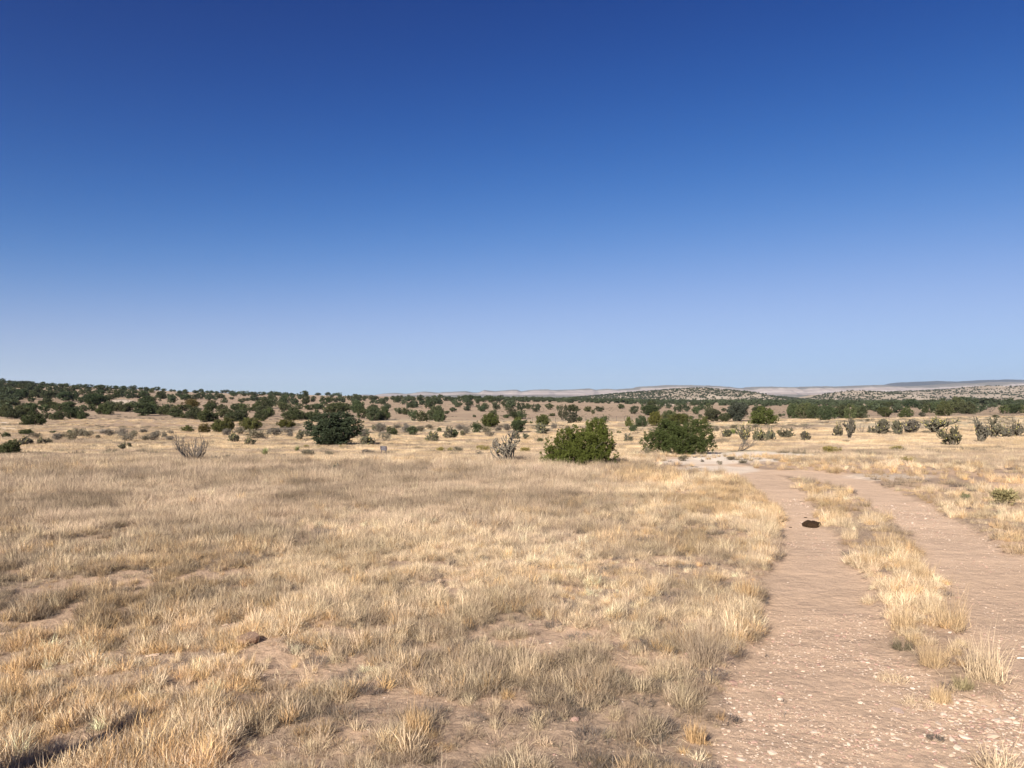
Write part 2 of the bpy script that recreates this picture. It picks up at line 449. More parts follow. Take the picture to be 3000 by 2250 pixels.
def ridge(name, label, d, crest, depth, mat, zbase, rough=0.25, gull=60.0, shape=1.0, nx=420, ny=44, seed=5, terr=0.0):
    """hill range: crest = list of (photo x, photo y) of its skyline at distance d"""
    cp = np.array(crest, float)
    xs = (cp[:, 0] - 1500) / F * d
    zs = CAMH + (HOR - cp[:, 1]) / F * d
    X = np.linspace(xs[0], xs[-1], nx)
    T = np.linspace(-1, 1, ny)
    XX, TT = np.meshgrid(X, T)
    ze = np.interp(XX, xs, zs)
    w = (XX - xs[0]) / (xs[-1] - xs[0])
    edge = np.clip(np.minimum(w, 1 - w) * 12, 0, 1)
    n = fbm(XX / gull, TT * depth / gull * 0.35 + 3, seed, 4)
    sp = np.clip(np.abs(TT) + (n - 0.5) * 0.55 * np.clip(np.abs(TT) * 3, 0, 1), 0, 1)
    prof = (1 - sp ** shape)
    if terr:
        st = np.floor(prof * 4) / 4 + smooth(0.0, 0.45, (prof * 4) % 1) / 4
        prof = prof * (1 - terr) + st * terr
    prof = np.clip(prof, 0, 1)
    z = zbase + (ze - zbase) * prof
    z += rough * (fbm(XX / (gull * 0.3), TT * depth / (gull * 0.3), seed + 3, 3) - 0.5) * np.maximum(ze - zbase, 0) * (prof > 0.02) * np.clip(np.abs(TT) * 4, 0.12, 1)
    Y = d + TT * depth
    V = np.stack([XX.ravel() * (Y.ravel() / d) ** 0, Y.ravel(), z.ravel()], 1)
    i, j = np.meshgrid(np.arange(ny - 1), np.arange(nx - 1), indexing='ij')
    f = np.stack([i * nx + j, i * nx + j + 1, (i + 1) * nx + j + 1, (i + 1) * nx + j], -1).reshape(-1, 4)
    me = mesh_np(name, V, f, [mat], True, {"lev": prof.ravel()})
    o = obj(name, me, kind="structure", label=label)
    return XX, Y, z

M_hill = hill_mat("pale_hill", (0.248, 0.202, 0.155), (0.352, 0.295, 0.239))
M_mesa = hill_mat("white_cliffs", (0.192, 0.166, 0.144), (0.320, 0.277, 0.245), band=[(0.14, (0.075, 0.080, 0.059)), (0.34, (0.139, 0.128, 0.107)), (0.46, (0.320, 0.245, 0.219)), (0.56, (0.203, 0.155, 0.139)), (0.66, (0.469, 0.405, 0.362)), (0.80, (0.277, 0.219, 0.192)), (0.92, (0.426, 0.358, 0.320)), (1.06, (0.171, 0.149, 0.117)), (1.2, (0.085, 0.085, 0.064))])
M_mesa_dark = hill_mat("dark_mesa", (0.03, 0.035, 0.03), (0.06, 0.06, 0.05), band=[(0.2, (0.28, 0.25, 0.22)), (0.46, (0.30, 0.26, 0.23)), (0.54, (0.05, 0.055, 0.045)), (0.66, (0.26, 0.22, 0.20)), (0.74, (0.035, 0.04, 0.033)), (1.0, (0.03, 0.035, 0.028))])

HA = ridge("hill", "pale domed hill dotted with junipers left of centre right", 1750, [(1560, 1175), (1680, 1165), (1760, 1158), (1830, 1151), (1900, 1146), (1980, 1140), (2040, 1137), (2100, 1140), (2160, 1145), (2240, 1160), (2330, 1172), (2400, 1176)], 330, M_hill, -14, 0.22, 55, 1.5, 420, 60, 5)
HB = ridge("hill", "low pale hill with juniper dots in front of the long mesa on the right", 1800, [(2330, 1178), (2400, 1163), (2450, 1150), (2505, 1144), (2560, 1147), (2640, 1163), (2760, 1176), (2800, 1178)], 300, M_hill, -14, 0.25, 55, 1.5, 300, 50, 15)
HC = ridge("hill", "long pale rolling hills at the right edge below the dark mesa", 2500, [(2480, 1172), (2560, 1156), (2640, 1147), (2740, 1143), (2830, 1138), (2888, 1130), (2940, 1137), (3000, 1130), (3120, 1122), (3500, 1120)], 600, M_hill, -15, 0.25, 80, 1.4, 420, 60, 25)

WHITE = [(1000, 1166), (1042, 1160), (1070, 1156), (1100, 1159), (1130, 1153), (1160, 1151), (1190, 1154), (1210, 1152), (1245, 1147), (1290, 1151), (1340, 1147), (1368, 1146), (1385, 1150), (1405, 1150), (1420, 1143), (1450, 1146), (1500, 1142), (1515, 1142), (1527, 1147), (1552, 1143), (1600, 1141), (1620, 1143), (1680, 1141), (1725, 1138), (1742, 1142), (1780, 1139), (1800, 1141), (1860, 1137), (1870, 1133), (1915, 1131), (1950, 1128), (2030, 1129), (2070, 1130), (2110, 1133), (2160, 1137), (2180, 1138), (2195, 1134), (2240, 1133), (2300, 1134), (2318, 1137), (2345, 1133), (2400, 1132), (2440, 1133), (2480, 1131), (2530, 1129), (2572, 1128), (2600, 1131), (2680, 1131), (2790, 1123), (2830, 1123), (2850, 1127), (2900, 1119), (2950, 1119), (3000, 1126), (3100, 1124), (3500, 1122)]
ridge("mesa", "long white and pink banded cliffs along the horizon", 9000, WHITE, 900, M_mesa, -20, 0.12, 260, 1.7, 900, 70, 35, terr=0.55)
ridge("mesa", "dark blue flat topped mesa behind the white cliffs at right", 13000, [(2560, 1136), (2610, 1131), (2655, 1126), (2682, 1119), (2700, 1118), (2760, 1119), (2850, 1118), (2872, 1116), (2900, 1113), (2950, 1114), (3010, 1118), (3300, 1120), (3600, 1124)], 1500, M_mesa_dark, -20, 0.1, 600, 3.0, 420, 50, 45, terr=0.5)
ridge("hill", "grey green foothills under the white cliffs", 6500, [(1020, 1168), (1120, 1161), (1210, 1157), (1300, 1158), (1380, 1154), (1460, 1158), (1560, 1157), (1700, 1159), (1860, 1160), (2200, 1159), (2300, 1155), (2400, 1157), (2520, 1152), (2700, 1150), (3000, 1150), (3400, 1148)], 900, hill_mat("grey_foothill", (0.09, 0.09, 0.07), (0.24, 0.21, 0.18)), -18, 0.3, 160, 1.3, 700, 50, 55)

# ------------------------------------------------------------------ instanced scatter (grass, gravel, woodland)
def scatter(name, label, pts, eul, scl, idx, tint, protos, **props):
    me = bpy.data.meshes.new(name)
    pts = np.asarray(pts, np.float32)
    me.vertices.add(len(pts)); me.vertices.foreach_set("co", pts.ravel())
    for k, typ, fld, v in (("rot", 'FLOAT_VECTOR', "vector", eul), ("scl", 'FLOAT_VECTOR', "vector", scl), ("tcol", 'FLOAT_COLOR', "color", tint)):
        a = me.attributes.new(k, typ, 'POINT'); a.data.foreach_set(fld, np.asarray(v, np.float32).ravel())
    a = me.attributes.new("pick", 'INT', 'POINT'); a.data.foreach_set("value", np.asarray(idx, np.int32))
    o = obj(name, me, kind="stuff", label=label, **props)
    coll = bpy.data.collections.new(name + "_source")
    for i, pm in enumerate(protos):
        po = bpy.data.objects.new("%s_source_%02d" % (name, i), pm); coll.objects.link(po)
    ng = bpy.data.node_groups.new(name + "_scatter", 'GeometryNodeTree')
    ng.interface.new_socket("Geometry", in_out='INPUT', socket_type='NodeSocketGeometry')
    ng.interface.new_socket("Geometry", in_out='OUTPUT', socket_type='NodeSocketGeometry')
    N = ng.nodes; L = ng.links
    gi = N.new("NodeGroupInput"); go = N.new("NodeGroupOutput")
    ci = N.new("GeometryNodeCollectionInfo"); ci.inputs["Collection"].default_value = coll
    ci.inputs["Separate Children"].default_value = True; ci.inputs["Reset Children"].default_value = True
    ip = N.new("GeometryNodeInstanceOnPoints"); ip.inputs["Pick Instance"].default_value = True
    def na(nm, t):
        q = N.new("GeometryNodeInputNamedAttribute"); q.data_type = t; q.inputs["Name"].default_value = nm
        return [s for s in q.outputs if s.enabled and s.name == "Attribute"][0]
    L.new(gi.outputs[0], ip.inputs["Points"]); L.new(ci.outputs[0], ip.inputs["Instance"])
    L.new(na("pick", 'INT'), ip.inputs["Instance Index"])
    er = N.new("FunctionNodeEulerToRotation"); L.new(na("rot", 'FLOAT_VECTOR'), er.inputs[0]); L.new(er.outputs[0], ip.inputs["Rotation"])
    L.new(na("scl", 'FLOAT_VECTOR'), ip.inputs["Scale"])
    L.new(ip.outputs[0], go.inputs[0])
    md = o.modifiers.new("scatter", 'NODES'); md.node_group = ng
    return o

# ------------------------------------------------------------------ generators
def blades(n, r0, L, lean, w, curl=0.5, segs=3, rs=None, droop=0.0, upbias=0.0):
    """numpy bundle of tapering curved blades; returns verts, faces, per vertex bv"""
    R = rs
    a = R.uniform(0, 2 * math.pi, n); rr = r0 * np.sqrt(R.uniform(0, 1, n))
    bx = rr * np.cos(a); by = rr * np.sin(a)
    da = a + R.normal(0, 0.9, n)
    ln = L * R.uniform(0.45, 1.1, n)
    th = np.abs(R.normal(0, lean, n)) + lean * 0.35 * (rr / max(r0, 1e-4))
    cu = curl * R.uniform(-0.3, 1.0, n)
    fa = R.uniform(0, math.pi, n)
    wx = np.cos(fa); wy = np.sin(fa)
    bv = R.uniform(0, 1, n)
    V = []; pos = np.stack([bx, by, np.zeros(n)], 1)
    dirx = np.cos(da); diry = np.sin(da)
    kink = R.normal(0, 0.28, (n, segs + 1))
    for s in range(segs + 1):
        t = s / segs
        ww = w * (1 - t) ** 0.6 * R.uniform(0.7, 1.3) if s < segs else 0
        if s < segs:
            V.append(pos + np.stack([wx, wy, np.zeros(n)], 1) * ww * 0.5)
            V.append(pos - np.stack([wx, wy, np.zeros(n)], 1) * ww * 0.5)
        else:
            V.append(pos.copy())
        ang = th + cu * t * 1.6 + kink[:, s]
        ang = np.clip(ang, -1.9, 1.9)
        step = ln / segs
        pos = pos + np.stack([np.sin(ang) * dirx, np.sin(ang) * diry, np.cos(ang)], 1) * step[:, None]
        pos[:, 2] = np.maximum(pos[:, 2], 0.004)
    V = np.stack(V, 1)                       # n, 2*segs+1, 3
    k = V.shape[1]
    base = np.arange(n)[:, None] * k
    quads = []
    for s in range(segs - 1):
        quads.append(base + np.array([[2 * s, 2 * s + 1, 2 * s + 3, 2 * s + 2]]))
    tri = base + np.array([[2 * segs - 2, 2 * segs - 1, 2 * segs]])
    return V.reshape(-1, 3), np.concatenate(quads), tri, np.repeat(bv, k)

def join_parts(parts):
    V = []; Q = []; T = []; B = []; off = 0
    for v, q, t, b in parts:
        V.append(v); Q.append(q + off); T.append(t + off); B.append(b); off += len(v)
    return np.concatenate(V), np.concatenate(Q), np.concatenate(T), np.concatenate(B)

def tuft(name, spec, mat, seed):
    R = np.random.default_rng(seed)
    parts = [blades(rs=R, **s) for s in spec]
    v, q, t, b = join_parts(parts)
    return mesh_np(name, v, [q, t], [mat], False, {"bv": b})

def sublobes(lobes, n, R, frac=0.3, elong=1.5, jit=0.12):
    """tufts of foliage standing out of each lobe's surface"""
    L = np.array(lobes, float)
    area = (L[:, 3] * L[:, 5]) ** 0.9
    k = R.choice(len(L), n, p=area / area.sum())
    d = R.normal(0, 1, (n, 3)); d /= np.linalg.norm(d, axis=1)[:, None]
    c = L[k, :3] + d * L[k, 3:] * (0.86 + jit * R.normal(0, 1, (n, 1)))
    s = L[k, 3] * frac * R.uniform(0.6, 1.3, n)
    out = np.stack([c[:, 0], c[:, 1], c[:, 2], s, s, s * elong], 1)
    return out[c[:, 2] > 0.03]

def leaf_cloud(lobes, n_clump, per, size, R, up=0.6, thin=0.3, shell=0.55, spread=0.12):
    """foliage: small leaf sprays in clumps through a set of ellipsoid lobes (cx, cy, cz, rx, ry, rz)"""
    lobes = np.array(lobes, float)
    vol = (lobes[:, 3] * lobes[:, 4] * lobes[:, 5]) ** 0.75
    k = R.choice(len(lobes), n_clump, p=vol / vol.sum())
    d = R.normal(0, 1, (n_clump, 3)); d /= np.linalg.norm(d, axis=1)[:, None]
    rad = shell + (1 - shell) * R.uniform(0, 1, n_clump) ** 0.6
    rad *= 1 + 0.13 * R.normal(0, 1, n_clump)
    c = lobes[k, :3] + d * lobes[k, 3:] * rad[:, None]
    keep = c[:, 2] > 0.02
    c = c[keep]; d = d[keep]; n = len(c)
    cv = R.uniform(0, 1, n)
    C = np.repeat(c, per, 0) + R.normal(0, spread, (n * per, 3))
    D = np.repeat(d, per, 0)
    ax = D * 0.6 + np.array([0, 0, up]) + R.normal(0, 0.45, (n * per, 3))
    ax /= np.linalg.norm(ax, axis=1)[:, None]
    rnd = R.normal(0, 1, (n * per, 3))
    sd = np.cross(ax, rnd); sd /= np.linalg.norm(sd, axis=1)[:, None] + 1e-9
    s = size * R.uniform(0.6, 1.3, n * per)[:, None]
    a = C - ax * s * 0.5 - sd * s * thin * 0.35; b = C - ax * s * 0.3 + sd * s * thin * 0.5; e = C + ax * s * 0.6
    f = C - ax * s * 0.05 - sd * s * thin * 0.5
    V = np.stack([a, b, e, f], 1).reshape(-1, 3)
    V[:, 2] = np.maximum(V[:, 2], 0.0)
    Q = (np.arange(n * per)[:, None] * 4 + np.array([[0, 1, 2, 3]]))
    bv = np.clip(np.repeat(np.repeat(cv, per) * 0.6 + R.uniform(0, 0.4, n * per), 4), 0, 1)
    return V, Q, bv

def tube(pts, rad, sides=5):
    pts = np.asarray(pts, float); n = len(pts)
    V = []; F_ = []
    t = np.gradient(pts, axis=0); t /= np.linalg.norm(t, axis=1)[:, None] + 1e-9
    ref = np.array([0.31, 0.17, 0.93]) if abs(t[0][2]) < 0.9 else np.array([1.0, 0.1, 0])
    for i in range(n):
        s = np.cross(t[i], ref); s /= np.linalg.norm(s) + 1e-9; u = np.cross(s, t[i])
        for k in range(sides):
            a = 2 * math.pi * k / sides
            V.append(pts[i] + (s * math.cos(a) + u * math.sin(a)) * rad[i])
    for i in range(n - 1):
        for k in range(sides):
            k2 = (k + 1) % sides
            F_.append((i * sides + k, i * sides + k2, (i + 1) * sides + k2, (i + 1) * sides + k))
    V.append(pts[-1] + t[-1] * rad[-1] * 0.8); e = len(V) - 1
    T = [((n - 1) * sides + k, (n - 1) * sides + (k + 1) % sides, e) for k in range(sides)]
    return np.array(V), np.array(F_), np.array(T)

class Bag:
    def __init__(s): s.V = []; s.Q = []; s.T = []; s.o = 0
    def add(s, v, q=None, t=None):
        s.V.append(v)
        if q is not None and len(q): s.Q.append(q + s.o)
        if t is not None and len(t): s.T.append(t + s.o)
        s.o += len(v)
    def mesh(s, name, mat, sm=True, bv=None):
        V = np.concatenate(s.V); fs = []
        if s.Q: fs.append(np.concatenate(s.Q))
        if s.T: fs.append(np.concatenate(s.T))
        at = {"bv": np.full(len(V), 0.5) if bv is None else bv}
        return mesh_np(name, V, fs, [mat], sm, at)

def rot_about(v, R, amt):
    w = v + R.normal(0, amt, 3); return w / (np.linalg.norm(w) + 1e-9)

def cholla_meshes(seed, h=1.0, width=1.1, stems=6, levels=4, jr=0.028, jl=0.17, dens=2.4, fruit=0.25, lean=0.0, bare=0.0):
    """tree cholla: woody stems that fork into fat jointed arms; unit height about h"""
    R = np.random.default_rng(seed)
    stem = Bag(); arm = Bag(); fr = Bag()
    top = []
    def grow(p, d, lev, length, rad):
        n = 4; pts = [p]; dd = d
        for i in range(n - 1):
            dd = dd + np.array([0, 0, 0.05]) + R.normal(0, 0.12, 3); dd /= np.linalg.norm(dd)
            pts.append(pts[-1] + dd * length / (n - 1))
        pts = np.array(pts); pts[:, 2] = np.maximum(pts[:, 2], 0.01)
        last = lev >= levels
        r = np.array([rad * 0.9, rad * 1.05, rad * 1.0, rad * (0.75 if last else 0.85)])
        v, q, t = tube(pts, r, 5)
        (stem if lev < 2 else arm).add(v, q, t)
        end = pts[-1]
        if last:
            top.append(end)
            if R.uniform() < fruit:
                for _ in range(R.integers(1, 4)):
                    c = end + R.normal(0, 0.02, 3); s = rad * 0.9
                    o8 = np.array([[s, 0, 0], [-s, 0, 0], [0, s, 0], [0, -s, 0], [0, 0, s * 1.3], [0, 0, -s]]) + c
                    t8 = np.array([[0, 2, 4], [2, 1, 4], [1, 3, 4], [3, 0, 4], [2, 0, 5], [1, 2, 5], [3, 1, 5], [0, 3, 5]])
                    fr.add(o8, None, t8)
            return
        nb = max(1, int(R.poisson(dens)))
        nb = min(nb, 4)
        for k in range(nb):
            at = pts[R.integers(1, 4)] if k else end
            nd = rot_about(dd, R, 0.75); nd[2] = nd[2] if nd[2] > -0.1 else -nd[2]; nd /= np.linalg.norm(nd)
            grow(at, nd, lev + 1, length * R.uniform(0.65, 0.98), rad * 0.94)
    for k in range(stems):
        a = 2 * math.pi * k / stems + R.uniform(-0.4, 0.4)
        sp = R.uniform(0.15, 0.8) * width
        d = np.array([math.cos(a) * sp + lean, math.sin(a) * sp, 1.0]); d /= np.linalg.norm(d)
        p = np.array([math.cos(a) * 0.06, math.sin(a) * 0.06, -0.05])
        grow(p, d, 0, 0.24 * h * R.uniform(0.8, 1.15), jr * 1.25)
    return stem, arm, fr

def twig_shrub(seed, stems=16, h=1.0, spread=0.9, curve=0.35, rad=0.016, forks=2, lean=0.0, tips=2):
    R = np.random.default_rng(seed); bag = Bag()
    def grow(p, d, lev, length, rad):
        n = 5; pts = [p]; dd = d
        for i in range(n - 1):
            dd = dd + np.array([lean * 0.06, 0, curve * 0.35]) + R.normal(0, 0.07, 3); dd /= np.linalg.norm(dd)
            pts.append(pts[-1] + dd * length / (n - 1))
        pts = np.array(pts); pts[:, 2] = np.maximum(pts[:, 2], 0.01)
        v, q, t = tube(pts, np.linspace(rad, rad * 0.6, n), 4); bag.add(v, q, t)
        if lev < forks:
            for k in range(tips):
                at = pts[R.integers(2, n)]
                nd = rot_about(dd, R, 0.38); grow(at, nd, lev + 1, length * R.uniform(0.5, 0.8), rad * 0.62)
    for k in range(stems):
        a = 2 * math.pi * k / stems + R.uniform(-0.3, 0.3)
        sp = R.uniform(0.2, 1.0) * spread
        d = np.array([math.cos(a) * sp + lean, math.sin(a) * sp, 0.55]); d /= np.linalg.norm(d)
        grow(np.array([math.cos(a) * 0.04, math.sin(a) * 0.04, -0.04]), d, 0, h * R.uniform(0.5, 0.75), rad)
    return bag

def bag_norm(bags):
    """scale bags to unit width and unit height, base centred"""
    A = np.concatenate([v for b in bags for v in b.V])
    w = max(np.ptp(A[:, 0]), 1e-3); h = A[:, 2].max(); cx = (A[:, 0].min() + A[:, 0].max()) / 2
    return w, h, cx

# ------------------------------------------------------------------ tree, cactus and shrub prototypes (unit width, unit height)
def unit_juniper(seed, nc, per, size, dome=True):
    R = np.random.default_rng(seed)
    lobes = []
    k = R.integers(4, 8)
    for i in range(k):
        a = R.uniform(0, 2 * math.pi); q = R.uniform(0.05, 0.28)
        rx = R.uniform(0.17, 0.27)
        cz = R.uniform(0.28, 0.62) - q * 0.5 * R.uniform(0, 1)
        lobes.append((q * math.cos(a), q * math.sin(a), max(cz, 0.24), rx, rx, R.uniform(0.24, 0.38)))
    lobes.append((0, 0, 0.42, 0.34, 0.34, 0.40))
    lobes.append((R.uniform(-0.12, 0.12), 0, 0.66, 0.2, 0.2, 0.30))
    lobes = sublobes(lobes, 110, R, 0.28, 1.9)
    V, Q, b = leaf_cloud(lobes, nc, per, size, R, up=1.0, thin=0.42, shell=0.4, spread=0.012)
    return V, Q, b

def unit_pinyon(seed, nc, per, size):
    R = np.random.default_rng(seed)
    lobes = []
    for i in range(R.integers(6, 10)):
        a = R.uniform(0, 2 * math.pi); q = R.uniform(0.1, 0.33)
        rx = R.uniform(0.14, 0.22)
        lobes.append((q * math.cos(a), q * math.sin(a), R.uniform(0.35, 0.78), rx, rx, R.uniform(0.14, 0.22)))
    lobes.append((0, 0, 0.52, 0.38, 0.38, 0.36))
    lobes.append((R.uniform(-.1, .1), 0, 0.22, 0.26, 0.26, 0.2))
    lobes = sublobes(lobes, 110, R, 0.34, 1.0)
    V, Q, b = leaf_cloud(lobes, nc, per, size, R, up=0.35, thin=0.55, shell=0.45, spread=0.012)
    return V, Q, b

def normalise(V):
    w = np.percentile(V[:, 0], 99) - np.percentile(V[:, 0], 1); c = (np.percentile(V[:, 0], 99) + np.percentile(V[:, 0], 1)) / 2
    h = np.percentile(V[:, 2], 99.5)
    V = V.copy(); V[:, 0] = (V[:, 0] - c) / w; V[:, 1] = V[:, 1] / w; V[:, 2] = V[:, 2] / h
    return V

def trunk_mesh(seed, name="trunk"):
    R = np.random.default_rng(seed); b = Bag()
    for k in range(R.integers(3, 6)):
        a = R.uniform(0, 6.28); sp = R.uniform(0.05, 0.3)
        p0 = np.array([math.cos(a) * 0.02, math.sin(a) * 0.02, -0.06]); pts = [p0]
        d = np.array([math.cos(a) * sp, math.sin(a) * sp, 0.3])
        for i in range(4): pts.append(pts[-1] + d * (0.5 - 0.04 * i) + R.normal(0, 0.015, 3))
        v, q, t = tube(np.array(pts), np.linspace(0.035, 0.01, 5), 6); b.add(v, q, t)
    return b.mesh(name, M_bark)

def crown_mesh(name, V, Q, b): return mesh_np(name, normalise(V), Q, [M_foliage], False, {"bv": b})

def tree_single(name, V, Q, b, seed):
    """far tree: crown and trunk in one mesh, two materials"""
    V = normalise(V); tm = trunk_mesh(seed)
    n = len(tm.vertices); tv = np.zeros(n * 3, np.float32); tm.vertices.foreach_get("co", tv); tv = tv.reshape(-1, 3)
    fq = np.array([p.vertices[:] for p in tm.polygons if len(p.vertices) == 4]) + len(V)
    me = mesh_np(name, np.vstack([V, tv]), [Q, fq], [M_foliage, M_bark], False, {"bv": np.concatenate([b, np.full(n, 0.5)])}, np.concatenate([np.zeros(len(Q)), np.ones(len(fq))]))
    bpy.data.meshes.remove(tm)
    return me

FAR_J = [tree_single("juniper_tree", *unit_juniper(100 + i, 520, 5, 0.075), 300 + i) for i in range(9)]
FAR_P = [tree_single("pinyon_tree", *unit_pinyon(200 + i, 560, 5, 0.070), 400 + i) for i in range(9)]
MID_J = [crown_mesh("crown", *unit_juniper(500 + i, 1900, 8, 0.040)) for i in range(4)]
MID_P = [crown_mesh("crown", *unit_pinyon(600 + i, 2000, 8, 0.040)) for i in range(4)]
TRUNKS = [trunk_mesh(700 + i) for i in range(3)]

def shrub_proto(seed, nc=260, per=5, size=0.10):
    R = np.random.default_rng(seed); lobes = []
    for i in range(6):
        a = R.uniform(0, 6.28); q = R.uniform(0.05, 0.3)
        lobes.append((q * math.cos(a), q * math.sin(a), R.uniform(0.4, 0.65), 0.2, 0.2, R.uniform(0.25, 0.4)))
    lobes.append((0, 0, 0.3, 0.25, 0.25, 0.3))
    V, Q, b = leaf_cloud(lobes, nc, per, size, R, up=1.0, thin=0.22, shell=0.45, spread=0.03)
    return mesh_np("grey_shrub", normalise(V), Q, [M_grey_shrub], False, {"bv": b})
SHRUBS = [shrub_proto(800 + i) for i in range(6)]

def norm_bags(bags):
    w, h, cx = bag_norm(bags)
    for b in bags:
        b.V = [np.stack([(v[:, 0] - cx) / w, v[:, 1] / w, v[:, 2] / h], 1) for v in b.V]

CHOLLA = []
for i, (st, lv, ln) in enumerate([(6, 4, 0), (7, 4, 0), (5, 4, 0.15), (8, 4, 0), (6, 4, -0.1)]):
    s, a, f = cholla_meshes(900 + i, 1.0, 0.9, st, 5, jr=0.027, dens=2.3, fruit=0.06, lean=ln)
    norm_bags([s, a] + ([f] if f.V else []))
    CHOLLA.append((s.mesh("stem", M_cholla_stem), a.mesh("joints", M_cholla), f.mesh("fruit", M_fruit) if f.V else None))
BARE = []
for i, ln in enumerate([0, 0.9, 0.2]):
    b = twig_shrub(950 + i, stems=12, h=1.0, spread=0.8, lean=ln); norm_bags([b]); BARE.append(b.mesh("dead_shrub", M_twig))

def rosette(seed, n=70):
    R = np.random.default_rng(seed); V = []; Q = []; T = []; B = []
    for k in range(n):
        a = R.uniform(0, 6.28); el = R.uniform(0.15, 1.45); L = 0.55 * R.uniform(0.8, 1.1)
        d = np.array([math.cos(a) * math.cos(el), math.sin(a) * math.cos(el), math.sin(el)])
        s = np.cross(d, [0, 0, 1]); s /= np.linalg.norm(s); w = 0.022
        p = d * 0.03 + np.array([0, 0, 0.08]); o = len(V) and sum(len(x) for x in V)
        pts = [p - s * w, p + s * w, p + d * L * 0.5 - s * w, p + d * L * 0.5 + s * w, p + d * L + np.array([0, 0, -0.03])]
        V.append(np.array(pts)); o = 5 * k
        Q.append([o, o + 1, o + 3, o + 2]); T.append([o + 2, o + 3, o + 4]); B += [R.uniform(0, 1)] * 5
    V = np.concatenate(V); V[:, 2] = np.maximum(V[:, 2], 0)
    V = normalise(V)
    return mesh_np("leaves", V, [np.array(Q), np.array(T)], [M_yucca], False, {"bv": np.array(B)})
YUCCA = [rosette(970 + i) for i in range(2)]

# ------------------------------------------------------------------ what stands where: read off the photo in five strips of 600 x 300 pixels, 3.687 times enlarged
Z = 3.687
T0 = {
'd': [(30,165,70,50),(95,160,60,28),(150,165,60,30),(225,190,70,50),(310,185,110,40),(25,205,80,70),(150,200,80,50),(230,225,70,60),(300,220,120,50),(470,195,110,45),(530,235,60,45),(420,240,90,50),(565,190,70,32),(700,200,90,30),(840,225,80,50),(950,220,110,30),(1080,187,40,15),(1100,260,160,70),(640,245,120,60),(760,260,120,70),(605,220,50,35),(1230,225,90,25),(1330,250,90,50),(1435,240,85,50),(1510,220,50,20),(1575,225,40,25),(1650,222,45,22),(1700,240,60,38),(1560,270,90,60),(1770,240,60,22),(1848,250,40,25),(1885,252,30,22),(1944,252,20,18),(2005,275,60,48),(2110,268,60,30),(2172,255,55,32),
 (40,285,80,80),(130,300,120,80),(20,340,45,70),(230,335,150,100),(170,350,120,60),(320,330,130,80),(430,320,130,90),(520,340,130,90),(640,330,120,90),(700,355,140,90),(790,350,120,90),(860,375,100,60),(900,290,90,60),(980,330,100,80),(1060,330,110,90),(1050,400,220,100),(1150,370,100,70),(1225,335,120,90),(1310,310,110,70),(1400,320,120,80),(1500,320,140,70),(1570,310,90,60),(1740,330,90,70),(1760,290,60,50),(1860,375,100,90),(1950,310,90,60),(2000,340,110,50),(2080,335,110,50),(2160,330,100,60),(2190,290,60,40),(340,360,65,40)],
'j': [(1640,262,60,50),(490,395,150,60),(60,450,130,90),(170,400,90,60),(260,430,70,60),(350,435,130,50),(50,520,150,110),(160,540,180,90),(240,520,150,100),(330,490,130,100),(480,480,120,80),(500,540,80,60),(560,430,130,60),(610,555,150,80),(640,470,120,80),(740,440,130,70),(770,545,150,110),(880,545,130,80),(900,460,110,60),(980,455,110,60),(1000,390,140,60),(1130,495,170,100),(1200,460,130,90),(1300,465,130,90),(1380,465,110,80),(1430,420,110,60),(1560,510,200,120),(1650,490,150,110),(1600,390,170,80),(1770,500,130,80),(1800,450,110,60),(1910,460,120,60),(2000,460,110,60),(1900,530,130,80),(1990,535,90,50),(2100,550,150,120),(2190,580,100,120),(360,612,230,120),(570,695,60,25),(85,932,230,138),(280,720,140,40),(60,750,90,60),(750,700,50,40)],
'y': [(2070,430,140,90),(2030,690,115,75),(2185,700,95,100)],
'g': [(380,760,110,60),(620,780,90,70),(680,750,80,50),(770,780,140,90),(850,735,100,80),(900,745,80,90),(960,750,90,70),(1060,760,50,40),(1110,715,100,50),(1190,735,110,70),(1310,740,110,80),(1360,790,130,90),(1450,760,120,80),(1560,700,80,40),(1570,785,100,60),(1650,780,130,80),(1680,740,90,60),(1770,760,80,80),(1840,710,70,40),(1840,785,90,50)],
'c': [(270,830,150,110),(440,830,100,100),(540,820,80,70),(1320,885,90,100),(1395,860,50,60)],
'b': [(575,975,80,85),(1150,870,60,45)],
'u': [(480,980,85,50)]}
